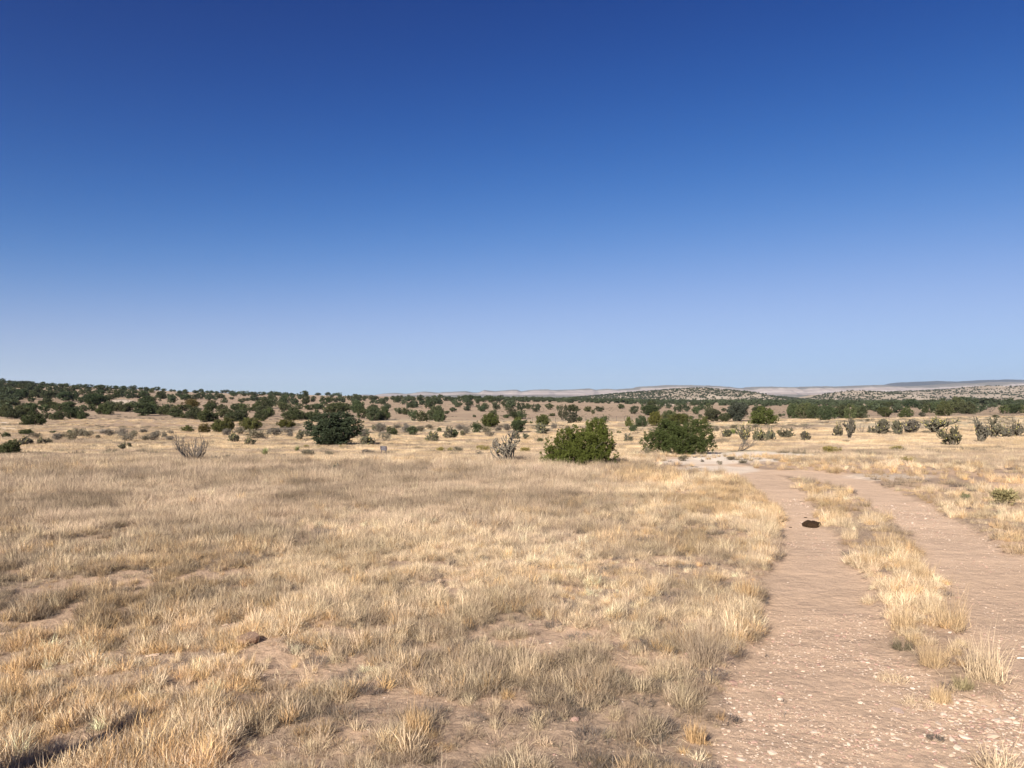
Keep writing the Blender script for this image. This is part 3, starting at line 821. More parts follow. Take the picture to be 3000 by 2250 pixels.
T1 = {
'd': [(70,268,50,28),(128,270,60,22),(230,265,70,32),(300,268,60,27),(360,272,40,22),(430,298,110,50),(540,310,85,50),(620,292,90,22),(700,290,60,30),(735,315,90,50),(785,290,75,35),(870,290,70,30),(885,310,50,35),(935,290,45,25),(1075,310,85,60),(1220,290,65,25),(1328,290,60,30),(1410,290,60,22),(1450,305,60,40),(1625,305,50,28),
 (60,325,120,40),(160,320,110,45),(210,370,75,50),(290,335,60,25),(400,370,80,45),(455,350,50,30),(320,300,100,20),(715,340,80,40),(735,390,100,70),(590,350,40,40),(865,380,110,80),(830,400,110,60),(965,390,90,75),(1085,390,90,70),(1105,360,60,60),(1172,350,60,45),(1290,400,110,95),(1350,370,70,60),(1410,365,60,45),(1455,350,80,40),(1565,345,80,50),(1650,355,100,60),(1730,348,60,50),(1820,340,110,40),(1915,390,70,50),(1960,340,60,30),(2060,345,110,40),(2080,368,90,50),(2110,335,80,40),(2190,350,50,45),(2195,430,40,60),(1970,440,75,55)],
'j': [(640,430,190,90),(80,400,110,50),(60,460,130,70),(180,480,120,80),(360,460,150,70),(440,475,110,80),(60,575,170,110),(180,530,110,80),(340,575,230,110),(250,500,100,60),(560,460,130,70),(640,500,190,80),(620,570,160,100),(700,520,100,90),(820,470,120,90),(900,450,120,60),(1040,550,110,90),(1020,440,100,60),(1130,450,110,50),(1220,440,130,50),(1140,560,130,80),(1200,510,100,60),(1440,430,130,50),(1420,490,250,80),(1540,470,110,80),(1650,480,140,120),(1700,540,120,90),(1820,460,130,60),(1820,562,150,125),(1930,555,140,130),(2110,490,110,60),(2170,500,80,70),(950,560,210,110),(1600,755,70,30),(1720,740,110,80),(1860,670,100,60),(2020,720,120,80),(1885,610,40,25)],
'y': [(150,695,130,130),(250,682,130,135),(500,665,215,120),(880,640,180,80),(20,700,90,100)],
'P': [(1390,825,580,345)],
'g': [(230,730,120,70),(380,720,110,80),(540,760,200,90),(620,750,80,60),(690,720,100,60),(780,730,140,80),(880,700,180,60),(920,740,80,50),(1110,740,80,70),(1700,755,140,100),(1940,790,140,90),(1900,700,120,90),(2080,660,100,60),(2170,630,60,35),(2170,700,110,80),(840,975,90,50),(1010,970,60,40),(1110,955,150,70),(1350,945,120,50),(1760,925,130,50),(235,1000,90,60),(110,1010,120,60)],
'c': [(305,795,120,120),(475,830,120,100),(1020,770,90,110),(1760,835,170,100)],
'm': [(1380,1110,140,85)],
'r': [(1095,860,60,35),(1235,865,50,30),(1480,860,60,30)],
'u': [(650,950,130,90),(1000,900,100,70)]}
T2 = {
'd': [(35,360,75,50),(10,330,60,30),(130,395,60,45),(120,350,80,40),(220,435,110,90),(220,360,110,50),(300,350,90,45),(400,350,100,40),(470,370,80,50),(560,350,110,50),(605,320,50,30),(640,410,100,60),(650,350,110,50),(745,380,60,45),(740,340,80,40),(800,360,100,40),(880,370,110,60),(960,360,80,40),(1015,405,60,50),(20,425,55,50),(70,405,40,30),
 (535,420,70,50),(470,470,75,45),(620,455,80,45),(740,425,50,35),(815,440,80,60),(780,465,80,50),(930,445,100,80),(1055,450,75,60),(1200,450,110,70),(1280,440,70,55),(1365,470,100,75),(1510,445,90,60),(1600,445,35,45),(1135,395,40,30)],
'j': [(40,565,110,110),(130,575,120,110),(220,560,120,100),(290,520,150,100),(320,575,130,100),(400,490,60,30),(905,505,80,50),(1150,540,130,60),(1215,545,90,90),(1050,535,80,35),(700,525,35,25),(720,690,120,110),(1170,690,140,110),(1245,590,70,30),(1310,595,35,30),(1540,515,75,30),(1835,580,60,60),(2020,575,60,50),(2105,580,90,65),(1760,460,130,60),(1925,465,90,50),(2050,465,100,50),(1985,490,40,45),(1835,450,30,15),(30,725,120,90),(320,680,50,45),(480,750,90,90),(1410,800,70,50)],
'p': [(1105,500,100,70),(1660,560,110,150),(1745,590,125,120)],
'y': [(870,630,180,130),(1160,610,90,80),(1440,620,140,110)],
'J1': [(1830,1055,740,490)],
'g': [(220,660,120,50),(120,690,100,60),(550,670,120,60),(610,710,90,70),(830,690,120,60),(950,680,90,50),(870,740,120,50),(1060,680,90,70),(1560,655,80,60),(1700,650,50,30),(530,900,90,50),(750,950,90,60)],
'c': [(410,755,120,130),(235,790,160,110),(570,730,60,60),(1150,770,100,100),(1255,765,80,80),(1420,715,150,120)],
'C1': [(1030,1015,310,310)],
'b': [(1350,790,100,80),(1460,770,100,60),(560,800,40,45)],
'r': [(330,900,80,50),(440,895,70,45),(795,895,140,60),(1245,905,110,50)]}
T3 = {
'd': [(70,435,80,45),(220,490,100,80),(330,470,90,80),(390,505,180,90),(410,420,110,60),(500,440,80,70),(580,430,80,50),(700,470,110,90),(780,465,80,70),(880,495,90,80),(840,400,70,40),(930,450,80,50),(1020,460,90,80),(1180,465,50,35),(927,530,40,35),(1560,500,130,80),(1790,520,40,30),(1830,510,30,25)],
'j': [(1200,575,130,80),(1940,535,160,140),(2050,540,170,150),(2150,545,140,140),(590,560,150,90),(290,630,130,110),(203,690,90,75),(50,705,55,35),(830,550,60,35)],
'p': [(1060,575,160,125),(1330,572,220,185),(740,580,120,90)],
'y': [(1610,605,275,165),(440,622,140,140),(700,600,220,100),(970,600,110,80),(160,625,90,100)],
'J2': [(690,925,750,370)],
'g': [(1100,690,90,60),(1280,650,80,40),(1520,640,80,40),(355,945,60,90),(735,990,90,60),(950,1000,50,35),(1135,1030,60,45),(1250,985,90,40),(1380,1020,120,40)],
'c': [(145,800,100,100),(1210,750,110,90),(1570,790,170,160),(1690,780,110,150),(1850,760,180,120),(2065,790,110,110)],
'C2': [(1400,800,170,190)],
'b': [(1440,890,230,150),(2080,665,120,60),(1160,755,60,80)],
'r': [(1280,715,70,60)]}
T4 = {
'd': [(480,500,100,90),(600,450,130,80),(700,430,130,60),(800,415,110,50),(980,425,150,80),(1130,410,110,60),(1220,390,110,50),(1330,380,100,50),(1500,400,110,80),(1570,400,140,80),(1690,400,80,70),(2050,390,110,60),(2150,390,90,50)],
'j': [(60,560,130,150),(150,550,120,120),(250,540,140,130),(330,545,120,150),(430,540,150,120),(1180,480,120,100),(1260,480,110,110),(1350,510,150,140),(1480,480,180,150),(1600,490,150,120),(710,525,150,90),(885,530,70,50),(950,525,120,90),(2000,490,110,80),(2100,485,130,80),(2190,480,60,90),(1910,530,70,30)],
'p': [(1850,400,180,60),(1110,525,65,50)],
'c': [(560,700,90,80),(680,715,150,160),(850,720,120,150),(990,700,170,140),(200,740,110,160),(2010,750,130,150),(2140,745,150,190)],
'C3': [(330,770,130,225),(1290,700,250,170),(1400,840,225,215),(1770,805,200,260),(1890,760,170,230)],
'b': [(440,700,110,120),(1850,470,110,70),(1640,690,70,80),(1100,650,70,70)],
'g': [(520,575,50,30),(760,700,50,30),(1160,700,100,30),(290,800,80,30)],
'r': [(130,920,190,75),(830,885,120,50),(960,1010,150,60)]}

CLR = {'d': (0.068, 0.085, 0.046), 'j': (0.078, 0.091, 0.044), 'p': (0.085, 0.088, 0.062), 'y': (0.100, 0.104, 0.034), 'J': (0.083, 0.096, 0.022), 'P': (0.058, 0.074, 0.044)}
PLACED = []

def zone(px, base, r):
    side = "left" if px < 1000 else ("middle" if px < 2000 else "right")
    if r > 500: return "far", {"left": "on the left skyline", "middle": "on the low middle ridge", "right": "on the far right plain"}[side]
    if r > 240: return "slope", {"left": "on the bare left hillside", "middle": "on the brown middle slope", "right": "below the domed hill"}[side]
    if r > 120: return "hollow", {"left": "at the left hill's foot", "middle": "in the hollow behind the middle flat", "right": "behind the right blond grass"}[side]
    return "near", {"left": "on the left blond grass", "middle": "on the middle blond grass", "right": "on the right blond grass"}[side]

SPECIAL = {
 (0, 360): "wide lopsided juniper with open lower branches standing alone on the left hill's bare foot",
 (0, 90): "big dark juniper cut by the left edge of the picture beside the blond grass",
 (0, 2070): "olive brown juniper on the left hill above the two small yellow green ones",
 (0, 2030): "smaller round yellow green juniper just left of the rust tinted one",
 (0, 2185): "small rust tinted juniper between the yellow green one and the twin junipers",
 (1, 150): "left one of the twin yellow green junipers behind the tall cholla",
 (1, 250, 682): "right one of the twin yellow green junipers behind the tall cholla",
 (1, 500): "broad yellow green juniper between the twin junipers and the big dark pinyon",
 (1, 880): "low spreading yellow green juniper just left of the big dark pinyon",
 (1, 20): "rounded rust tinted juniper left of the twin junipers",
 (1, 340): "wide grey green juniper behind the broad yellow green one",
 (1, 950): "greyish open juniper behind and left of the big dark pinyon",
 (1, 1820, 562): "left one of the close pair of junipers right of the big dark pinyon",
 (1, 1930, 555): "right one of the close pair of junipers right of the big dark pinyon",
 (2, 870): "neat dome shaped olive green juniper on the flat behind the large cholla",
 (2, 720): "ragged dark green juniper left of the neat dome shaped one",
 (2, 1170): "green juniper standing among grey shrubs behind the near chollas",
 (2, 1440): "yellowish juniper with a leaning top left of the large grey green pinyon",
 (2, 1745): "round grey green pinyon on the flat above the near bright green juniper",
 (2, 1660): "tall pale pinyon leaning behind the round grey green one",
 (3, 1610): "large flat topped olive juniper on the grass behind the leaning cholla",
 (3, 1330): "big grey brown pinyon left of the flat topped olive juniper",
 (3, 1060): "open grey pinyon at the left end of the row behind the chollas",
 (3, 440): "upright yellow green juniper behind the second near juniper",
 (3, 700, 600): "mixed green and rust juniper rising over the second near juniper",
 (3, 203): "tiny round juniper alone on pale grass between the two near junipers",
 (3, 50): "tiniest juniper ball on pale grass beside the first near juniper",
 (4, 1480): "tall dark juniper highest in the clump above the yellow topped cholla",
 (4, 1350): "bushy juniper with a bare trunk front of the clump above the yellow topped cholla",
}
count = {}
def place_tree(tile, cx, base, w, h, kind):
    px = tile * 600 + cx / Z; py = 1080 + base / Z
    x, y, z = unproject(px, py)
    W = w / Z / F * y; H = h / Z / F * y
    R = np.random.default_rng(int(tile * 100000 + cx * 37 + base))
    pin = kind in 'dpP'
    if kind in ('j', 'd') and R.uniform() < 0.3: pin = not pin
    H = max(H * 1.13, W * 0.45)
    if H < 0.9 * W and kind in ('d', 'j'): H *= 1.08
    zn, where = zone(px, py, y)
    sp = SPECIAL.get((tile, cx, base)) or (SPECIAL.get((tile, cx)) if not any(len(q) == 3 and q[:2] == (tile, cx) for q in SPECIAL) else None)
    big = w >= 128 and y < 330
    if y > 240 and kind == 'j' and not sp: pass
    name = "pinyon_tree" if pin else "juniper_tree"
    cat = "pinyon tree" if pin else "juniper tree"
    c = np.array(CLR.get(kind, CLR['d'])) * R.uniform(0.82, 1.2) * np.array([R.uniform(0.9, 1.12), 1, R.uniform(0.85, 1.15)])
    if (tile, cx) in ((0, 2185), (1, 20), (0, 2070)): c = np.array([0.125, 0.095, 0.035])
    rz = R.uniform(-0.5, 0.5) + (math.pi if R.uniform() < 0.5 else 0)
    look = ("dark rounded pinyon" if pin else "bushy green juniper")
    size = "small " if W < 2.6 else ("broad " if W > 5 else "")
    if big:
        o = empty(name, (x, y, z - 0.05), rz, category=cat)
        cr = obj("crown", (MID_P if pin else MID_J)[R.integers(0, 4)], o); cr.color = (*c, 1); cr.scale = (W, W * 0.95, H)
        tr = obj("trunk", TRUNKS[R.integers(0, 3)], o); tr.scale = (W, W, H)
    else:
        o = obj(name, (FAR_P if pin else FAR_J)[R.integers(0, 9)], category=cat)
        o.location = (x, y, z - 0.08); o.rotation_euler = (0, 0, rz); o.scale = (W, W * 0.95, H); o.color = (*c, 1)
    if sp:
        o["label"] = sp
    else:
        o["label"] = size + look + " " + where
        o["group"] = size + look + "s " + where
    PLACED.append((x, y, W))
    return o

for ti, T in enumerate((T0, T1, T2, T3, T4)):
    for kind in ('d', 'j', 'p', 'y'):
        for (cx, b, w, h) in T.get(kind, ()): place_tree(ti, cx, b, w, h, kind)

# the three large near trees, each with a crown of its own
def hero_tree(name, cat, label, tile, cx, base, w, h, lobes, col, nc, per, size, up, thin, shell, seed, spread=0.016, extra_trunk=True):
    px = tile * 600 + cx / Z; py = 1080 + base / Z
    x, y, z = unproject(px, py)
    W = 0.95 * w / Z / F * y; H = h / Z / F * y
    R = np.random.default_rng(seed)
    sub = sublobes(lobes, 950 if name[0] == "j" else 700, R, 0.19 if name[0] == "j" else 0.26, 2.7 if name[0] == "j" else 1.0, 0.13)
    V, Q, b = leaf_cloud(sub, nc, per, size, R, up=up, thin=thin, shell=0.35, spread=0.006)
    V = normalise(V)
    o = empty(name, (x, y, z), 0, label=label, category=cat)
    me = mesh_np("crown", V, Q, [M_foliage], False, {"bv": b})
    c = obj("crown", me, o); c.scale = (W, W * 0.85, H); c.color = (*col, 1)
    t = obj("trunk", TRUNKS[0], o); t.scale = (W * 1.1, W, H * 1.1)
    PLACED.append((x, y, W))
    # shaded dead inner twigs
    bg_ = twig_shrub(seed + 5, stems=14, h=0.75, spread=0.55, rad=0.006, forks=2); norm_bags([bg_])
    tw = obj("branches", bg_.mesh("branches", M_twig), o); tw.scale = (W * 0.8, W * 0.7, H * 0.85)
    return o
hero_tree("juniper_tree", "juniper tree", "nearest bright green juniper with feathery lobes at the edge of the grass field", 2, 1830, 1055, 740, 490,
  [(-0.40, 0.05, 0.22, 0.10, 0.14, 0.24), (-0.37, -0.1, 0.50, 0.06, 0.10, 0.18), (-0.27, 0, 0.22, 0.14, 0.2, 0.22), (-0.18, -0.1, 0.50, 0.13, 0.2, 0.34), (-0.04, 0.1, 0.54, 0.13, 0.2, 0.32), (0.08, -0.15, 0.42, 0.17, 0.2, 0.34),
   (0.22, 0.05, 0.66, 0.15, 0.2, 0.32), (0.33, -0.05, 0.48, 0.13, 0.2, 0.30), (0.40, 0, 0.28, 0.11, 0.18, 0.24), (0.15, -0.2, 0.22, 0.17, 0.18, 0.22), (-0.08, -0.25, 0.2, 0.17, 0.15, 0.22), (0.29, 0, 0.8, 0.09, 0.12, 0.17)],
  CLR['J'], 11000, 7, 0.026, 1.6, 0.26, 0.62, 31)
hero_tree("juniper_tree", "juniper tree", "near dark green juniper left of the white rock slab, with a low left arm", 3, 690, 925, 750, 370,
  [(-0.40, 0, 0.34, 0.11, 0.15, 0.26), (-0.30, -0.1, 0.42, 0.15, 0.2, 0.28), (-0.15, 0, 0.52, 0.17, 0.25, 0.40), (0.0, -0.15, 0.46, 0.18, 0.25, 0.38), (-0.1, 0.15, 0.62, 0.16, 0.2, 0.33), (0.18, 0, 0.60, 0.16, 0.25, 0.36), (0.32, -0.05, 0.55, 0.13, 0.2, 0.34),
   (0.40, 0, 0.25, 0.10, 0.15, 0.22), (0.15, -0.2, 0.26, 0.18, 0.2, 0.24), (-0.12, -0.25, 0.24, 0.16, 0.15, 0.22), (0.24, 0.05, 0.82, 0.08, 0.1, 0.16)],
  (0.064, 0.080, 0.027), 11000, 7, 0.026, 1.2, 0.26, 0.62, 32)
hero_tree("pinyon_tree", "pinyon tree", "big round very dark pinyon standing alone on the blond grass left of the sign", 1, 1390, 830, 580, 350,
  [(-0.30, 0, 0.62, 0.19, 0.25, 0.26), (-0.36, 0, 0.48, 0.13, 0.2, 0.20), (-0.10, -0.1, 0.72, 0.22, 0.3, 0.27), (0.10, 0.1, 0.74, 0.22, 0.3, 0.25), (0.28, 0, 0.66, 0.18, 0.25, 0.26), (0.36, -0.1, 0.55, 0.13, 0.2, 0.24),
   (-0.05, -0.2, 0.40, 0.27, 0.25, 0.34), (0.12, -0.1, 0.30, 0.2, 0.25, 0.28), (-0.18, -0.1, 0.26, 0.15, 0.2, 0.26), (0.0, -0.1, 0.14, 0.24, 0.2, 0.14), (0.25, 0.0, 0.45, 0.17, 0.25, 0.22)],
  CLR['P'], 9500, 8, 0.026, 0.25, 0.5, 0.72, 33)

# chollas, bare skeletons, grey shrubs, rabbitbrush, yuccas
CH_SPEC = {(0,1320): "dense dark cholla in the left blond grass right of the leafless bush row", (0,1395): "thin forked cholla beside the dense one in the left blond grass",
 (1,305): "tall pale cholla in front of the twin junipers", (1,475): "low grey cholla in front of the broad yellow green juniper", (1,1760): "round pale green cholla just right of the big dark pinyon",
 (2,1150): "pale green cholla behind the large near cholla, left one of two", (2,1255): "grey cholla behind the large near cholla, right one of two", (2,1420): "wide grey brown cholla behind the dead fallen branches", (2,235): "low wide grey cholla on the blond grass right of the sign",
 (2,410): "tall grey cholla leaning against a small green juniper", (3,145): "small spindly cholla between the two near junipers", (3,2065): "single bushy cholla on the grass right of the cholla row",
 (3,1210): "dark small cholla right of the second near juniper", (4,560): "low cholla beside the thin forked one at right", (4,680): "open forked cholla with bare lower stems at right"}
def place_cholla(tile, cx, base, w, h, hero=None, label=None):
    px = tile * 600 + cx / Z; py = 1080 + base / Z
    x, y, z = unproject(px, py); W = w / Z / F * y; H = h / Z / F * y
    W *= 1.08; H *= 1.15
    R = np.random.default_rng(int(tile * 777 + cx * 13 + base))
    s, a, f = hero or CHOLLA[R.integers(0, len(CHOLLA))]
    o = empty("cholla_cactus", (x, y, z - 0.03), 0, category="cholla cactus")
    rz = 0 if hero else R.choice([0, math.pi]) + R.uniform(-0.4, 0.4)
    g = R.uniform(0.75, 1.05) * (1.7 if (tile, cx) == (2, 1030) else 1); c = (g, g * R.uniform(0.95, 1.08), g * R.uniform(0.8, 1.0), 1)
    for nm, me in (("stem", s), ("joints", a), ("fruit", f)):
        if me is None: continue
        q = obj(nm, me, o); q.scale = (W, W, H); q.rotation_euler = (0, 0, rz); q.color = c
    lb = label or CH_SPEC.get((tile, cx))
    if lb: o["label"] = lb
    else:
        wz = zone(px, py, y)[1]
        o["label"] = "greyish bushy cholla cactus " + wz; o["group"] = "cholla cacti " + wz
    PLACED.append((x, y, W))
for ti, T in enumerate((T0, T1, T2, T3, T4)):
    for (cx, b, w, h) in T.get('c', ()): place_cholla(ti, cx, b, w, h)
def hero_cholla(seed, **k):
    s, a, f = cholla_meshes(seed, 1.0, **k); norm_bags([s, a] + ([f] if f.V else []))
    return (s.mesh("stem", M_cholla_stem), a.mesh("joints", M_cholla), f.mesh("fruit", M_fruit) if f.V else None)
place_cholla(2, 1030, 1020, 310, 315, hero_cholla(41, width=0.95, stems=8, levels=5, jr=0.0155, dens=1.8, fruit=0.05), "large open cholla with antler like arms at the far edge of the grass field")
place_cholla(1, 1380, 1115, 140, 90, hero_cholla(42, width=1.2, stems=5, levels=2, jr=0.035, dens=1.7, fruit=0), "small low cholla half buried in the grass field below the sign")
place_cholla(3, 1400, 830, 180, 230, hero_cholla(43, width=0.6, stems=6, levels=5, jr=0.019, dens=1.95, fruit=0.3, lean=-0.1), "tall cholla at the left end of the row rising over bare curved stems")
for (cx, b, w, h), sd, lb in zip(T4['C3'], (44, 45, 46, 47, 48), ("tall narrow cholla left of the leafless bush at right", "wide cholla crowned with yellow fruit behind the dark rounded one", "dark rounded cholla on bare stems in front of the yellow topped one", "tallest cholla at right with pale lower stems in long grass", "dark cholla directly behind the tallest one at right")):
    place_cholla(4, cx, b, w, h, hero_cholla(sd, width=0.75, stems=7, levels=5, jr=0.020, dens=2.05, fruit=0.5 if cx == 1290 else 0.06), lb)

def simple_thing(name, cat, me, tile, cx, base, w, h, color, label, group=None, sink=0.03, rz=None):
    px = tile * 600 + cx / Z; py = 1080 + base / Z
    x, y, z = unproject(px, py); W = w / Z / F * y; H = h / Z / F * y * 1.22
    o = obj(name, me, category=cat, label=label)
    if group: o["group"] = group
    o.location = (x, y, z - sink); o.scale = (W, W, H); o.color = (*color, 1)
    if rz is not None: o.rotation_euler = (0, 0, rz)
    PLACED.append((x, y, W))
    return o
k = 0
for ti, T in enumerate((T0, T1, T2, T3, T4)):
    for (cx, b, w, h) in T.get('g', ()):
        wz = zone(ti * 600 + cx / Z, 1080 + b / Z, unproject(ti * 600 + cx / Z, 1080 + b / Z)[1])[1]
        R = np.random.default_rng(cx + b); g = R.uniform(0.8, 1.2)
        simple_thing("grey_shrub", "shrub", SHRUBS[k % 6], ti, cx, b, w, h, (0.19 * g, 0.165 * g, 0.125 * g * R.uniform(0.85, 1.1)), "low grey brown saltbush shrub " + wz, "grey shrubs " + wz, rz=R.uniform(0, 6.28)); k += 1
RB = {(1,1095): "small yellow brown rabbitbrush under the left side of the big dark pinyon", (1,1235): "small rabbitbrush under the middle of the big dark pinyon", (1,1480): "small rabbitbrush under the right side of the big dark pinyon",
 (2,330): "leftmost of three yellow topped rabbitbrushes right of the sign", (2,440): "middle one of three rabbitbrushes right of the sign", (2,795): "wide yellow rabbitbrush just left of the large near cholla", (2,1245): "olive rabbitbrush between the large near cholla and the nearest juniper",
 (3,1280): "fresh green shrub left of the cholla row", (4,130): "wide olive rabbitbrush in long grass below the narrow cholla", (4,830): "low olive shrub hidden in the long grass at right", (4,960): "green tinged shrub in long grass below the wide yellow topped cholla"}
for ti, T in enumerate((T0, T1, T2, T3, T4)):
    for (cx, b, w, h) in T.get('r', ()):
        simple_thing("rabbitbrush", "shrub", SHRUBS[(k) % 6], ti, cx, b, w, h, (0.28, 0.23, 0.075) if cx != 1280 else (0.17, 0.21, 0.06), RB[(ti, cx)]); k += 1
simple_thing("rabbitbrush", "shrub", SHRUBS[1], 0, 2933 * Z, (1480 - 1080) * Z, 70 * Z, 44 * Z, (0.27, 0.23, 0.11), "green and yellow rabbitbrush in the brown grass right of the track")
simple_thing("rabbitbrush", "shrub", SHRUBS[2], 0, 2828 * Z, (1468 - 1080) * Z, 30 * Z, 24 * Z, (0.13, 0.145, 0.07), "small grey green bush left of the yellow rabbitbrush by the track")
BL = {(0,575): "small black leafless cholla skeleton beside the left yucca", (0,1150): "tiny bare forked twig bush in the left blond grass", (2,1350): "grey bare fallen branches left of a tiny green bush", (2,1460): "pale dead branches lying behind the nearest juniper", (2,560): "little bare forked sapling on the blond grass",
 (3,1440): "bare stems curving right from one root above the white rock slab", (3,2080): "leafless low branches arching right on far blond grass", (3,1160): "bare leaning twigs left of the small dark cholla", (4,440): "pale leafless bush right of the tall narrow cholla", (4,1850): "grey leafless bush before the trees at the far right", (4,1640): "thin bare twigs left of the tallest cholla", (4,1100): "thin dry twigs right of the cholla pair"}
for ti, T in enumerate((T0, T1, T2, T3, T4)):
    for (cx, b, w, h) in T.get('b', ()):
        me = BARE[1] if (ti, cx) in ((3, 1440), (3, 2080)) else BARE[(k) % 3 if (k % 3) != 1 else 0]
        simple_thing("dead_shrub", "dead shrub", me, ti, cx, b, w, h, (1, 1, 1), BL[(ti, cx)]); k += 1
hb = twig_shrub(62, stems=17, h=1.0, spread=1.0, curve=0.5, rad=0.026, forks=3, tips=2); norm_bags([hb])
simple_thing("dead_shrub", "dead shrub", hb.mesh("dead_shrub", M_twig), 0, 2090, 1003, 470, 290, (1, 1, 1), "large leafless candelabra bush at the edge of the grass field on the left")
UL = {(0,480): "small yucca left of the black cholla skeleton", (1,650): "larger spiky green yucca left of the big dark pinyon", (1,1000): "smaller spiky yucca nearer the big dark pinyon"}
for ti, T in enumerate((T0, T1)):
    for (cx, b, w, h) in T.get('u', ()):
        simple_thing("yucca", "yucca", YUCCA[k % 2], ti, cx, b, w, h, (1, 1, 1), UL[(ti, cx)], sink=0.0); k += 1

# ------------------------------------------------------------------ woodland too many to count, and juniper dots on the hills
def cheap_tree(seed, pin):
    V, Q, b = (unit_pinyon if pin else unit_juniper)(seed, 130, 4, 0.15)
    return mesh_np("woodland_tree", normalise(V), Q, [M_foliage_i], False, {"bv": b})
WOOD = [cheap_tree(1000 + i, i % 2) for i in range(6)]
pts = []; scl = []; tint = []
R = np.random.default_rng(3)
def add_wood(n, pxr, rr, dens=None, w=(2.2, 4.6), zfun=None, clump=None):
    px = R.uniform(pxr[0], pxr[1], n); r = np.exp(R.uniform(math.log(rr[0]), math.log(rr[1]), n) )
    x = (px - 1500) / F * r; y = r
    keep = np.ones(n, bool)
    if dens is not None: keep &= R.uniform(0, 1, n) < dens(px, r, x, y)
    x = x[keep]; y = y[keep]
    z = height(x, y) if zfun is None else zfun(x, y)
    W = R.uniform(w[0], w[1], len(x)); H = W * R.uniform(0.6, 0.95, len(x))
    pts.append(np.stack([x, y, z - 0.2], 1)); scl.append(np.stack([W, W, H], 1))
    g = R.uniform(0.8, 1.25, len(x))[:, None]
    tint.append(np.hstack([np.array([0.072, 0.088, 0.052]) * g, np.ones((len(x), 1))]))
def dn(px, r, x, y):
    n = fbm(x / 70, y / 90, 131, 3)
    return smooth(0.38, 0.56, n)
add_wood(5200, (1150, 3300), (430, 1500), lambda px, r, x, y: dn(px, r, x, y) * smooth(1150, 1700, px) * (0.35 + 0.65 * smooth(500, 800, r)))
add_wood(5200, (1450, 3400), (800, 1900), lambda px, r, x, y: 0.25 + 0.75 * dn(px, r, x, y))
add_wood(500, (2350, 3300), (300, 600), lambda px, r, x, y: dn(px, r, x, y) * 0.5)
add_wood(700, (-500, 1500), (330, 800), lambda px, r, x, y: dn(px, r, x, y) * 0.5)
add_wood(900, (-700, 40), (180, 700), lambda px, r, x, y: dn(px, r, x, y))
def hill_trees(H, n, seed, w=(2.6, 5.0), thr=0.35):
    XX, Y, z = H
    rr = np.random.default_rng(seed)
    ny, nx = z.shape
    i = rr.uniform(0, ny * 0.56, n); j = rr.uniform(0, nx - 2, n)
    i0 = i.astype(int); j0 = j.astype(int); fi = i - i0; fj = j - j0
    def bl(A): return (A[i0, j0] * (1 - fi) + A[i0 + 1, j0] * fi) * (1 - fj) + (A[i0, j0 + 1] * (1 - fi) + A[i0 + 1, j0 + 1] * fi) * fj
    x = bl(XX); y = bl(Y); zz = bl(z)
    keep = rr.uniform(0, 1, n) < (0.35 + 0.65 * smooth(0.35, 0.6, fbm(x / 60, y / 60, seed, 3))) * (0.55 + 0.45 * (1 - smooth(0, 25, zz)))
    x, y, zz = x[keep], y[keep], zz[keep]
    W = rr.uniform(w[0], w[1], len(x)); g = rr.uniform(0.85, 1.2, len(x))[:, None]
    pts.append(np.stack([x, y, zz - 0.4], 1)); scl.append(np.stack([W, W, W * 0.8], 1))
    tint.append(np.hstack([np.array([0.066, 0.080, 0.050]) * g, np.ones((len(x), 1))]))
hill_trees(HA, 7500, 3, (1.8, 4.0)); hill_trees(HB, 3200, 4, (1.8, 4.2)); hill_trees(HC, 7500, 5, (2.2, 5))
P = np.concatenate(pts); S = np.concatenate(scl); Tn = np.concatenate(tint)
E = np.zeros_like(P); E[:, 2] = R.uniform(0, 6.28, len(P))
scatter("juniper_woodland", "uncountable dark junipers covering the far plain and dotting the pale hills", P, E, S, R.integers(0, 6, len(P)), Tn, WOOD)
print("woodland", len(P))

# ------------------------------------------------------------------ grass and low growth
TUFTS = []
TUFTS += [tuft("gold_tuft", [dict(n=75, r0=0.030, L=0.125, lean=0.45, w=0.0028, curl=0.7, segs=3), dict(n=45, r0=0.055, L=0.060, lean=1.0, w=0.0030, curl=0.8, segs=3)], M_grass, 1 + i) for i in range(6)]     # 0-5
TUFTS += [tuft("wiry_tuft", [dict(n=90, r0=0.065, L=0.125, lean=0.55, w=0.0020, curl=1.0, segs=4), dict(n=110, r0=0.075, L=0.060, lean=1.1, w=0.0021, curl=1.2, segs=3)], M_grass, 11 + i) for i in range(6)]    # 6-11
TUFTS += [tuft("low_curly", [dict(n=110, r0=0.06, L=0.060, lean=1.0, w=0.0026, curl=1.2, segs=3)], M_grass, 21 + i) for i in range(4)]                                                                     # 12-15
TUFTS += [tuft("tall_stems", [dict(n=14, r0=0.06, L=0.26, lean=0.32, w=0.0024, curl=0.4, segs=4)], M_grass, 31 + i) for i in range(2)]                                                                       # 16-17
TUFTS += [tuft("far_clump", [dict(n=190, r0=0.55, L=0.22, lean=0.40, w=0.010, curl=0.5, segs=2)], M_grass, 41 + i) for i in range(4)]                                                                        # 18-21
TUFTS += [tuft("scrub_clump", [dict(n=230, r0=0.085, L=0.075, lean=0.85, w=0.0026, curl=0.7, segs=3)], M_grass, 51 + i) for i in range(3)]                                                                   # 22-24
TUFTS += [tuft("thatch", [dict(n=34, r0=0.12, L=0.11, lean=1.5, w=0.0028, curl=0.5, segs=3)], M_grass, 61 + i) for i in range(3)]   # 25-27

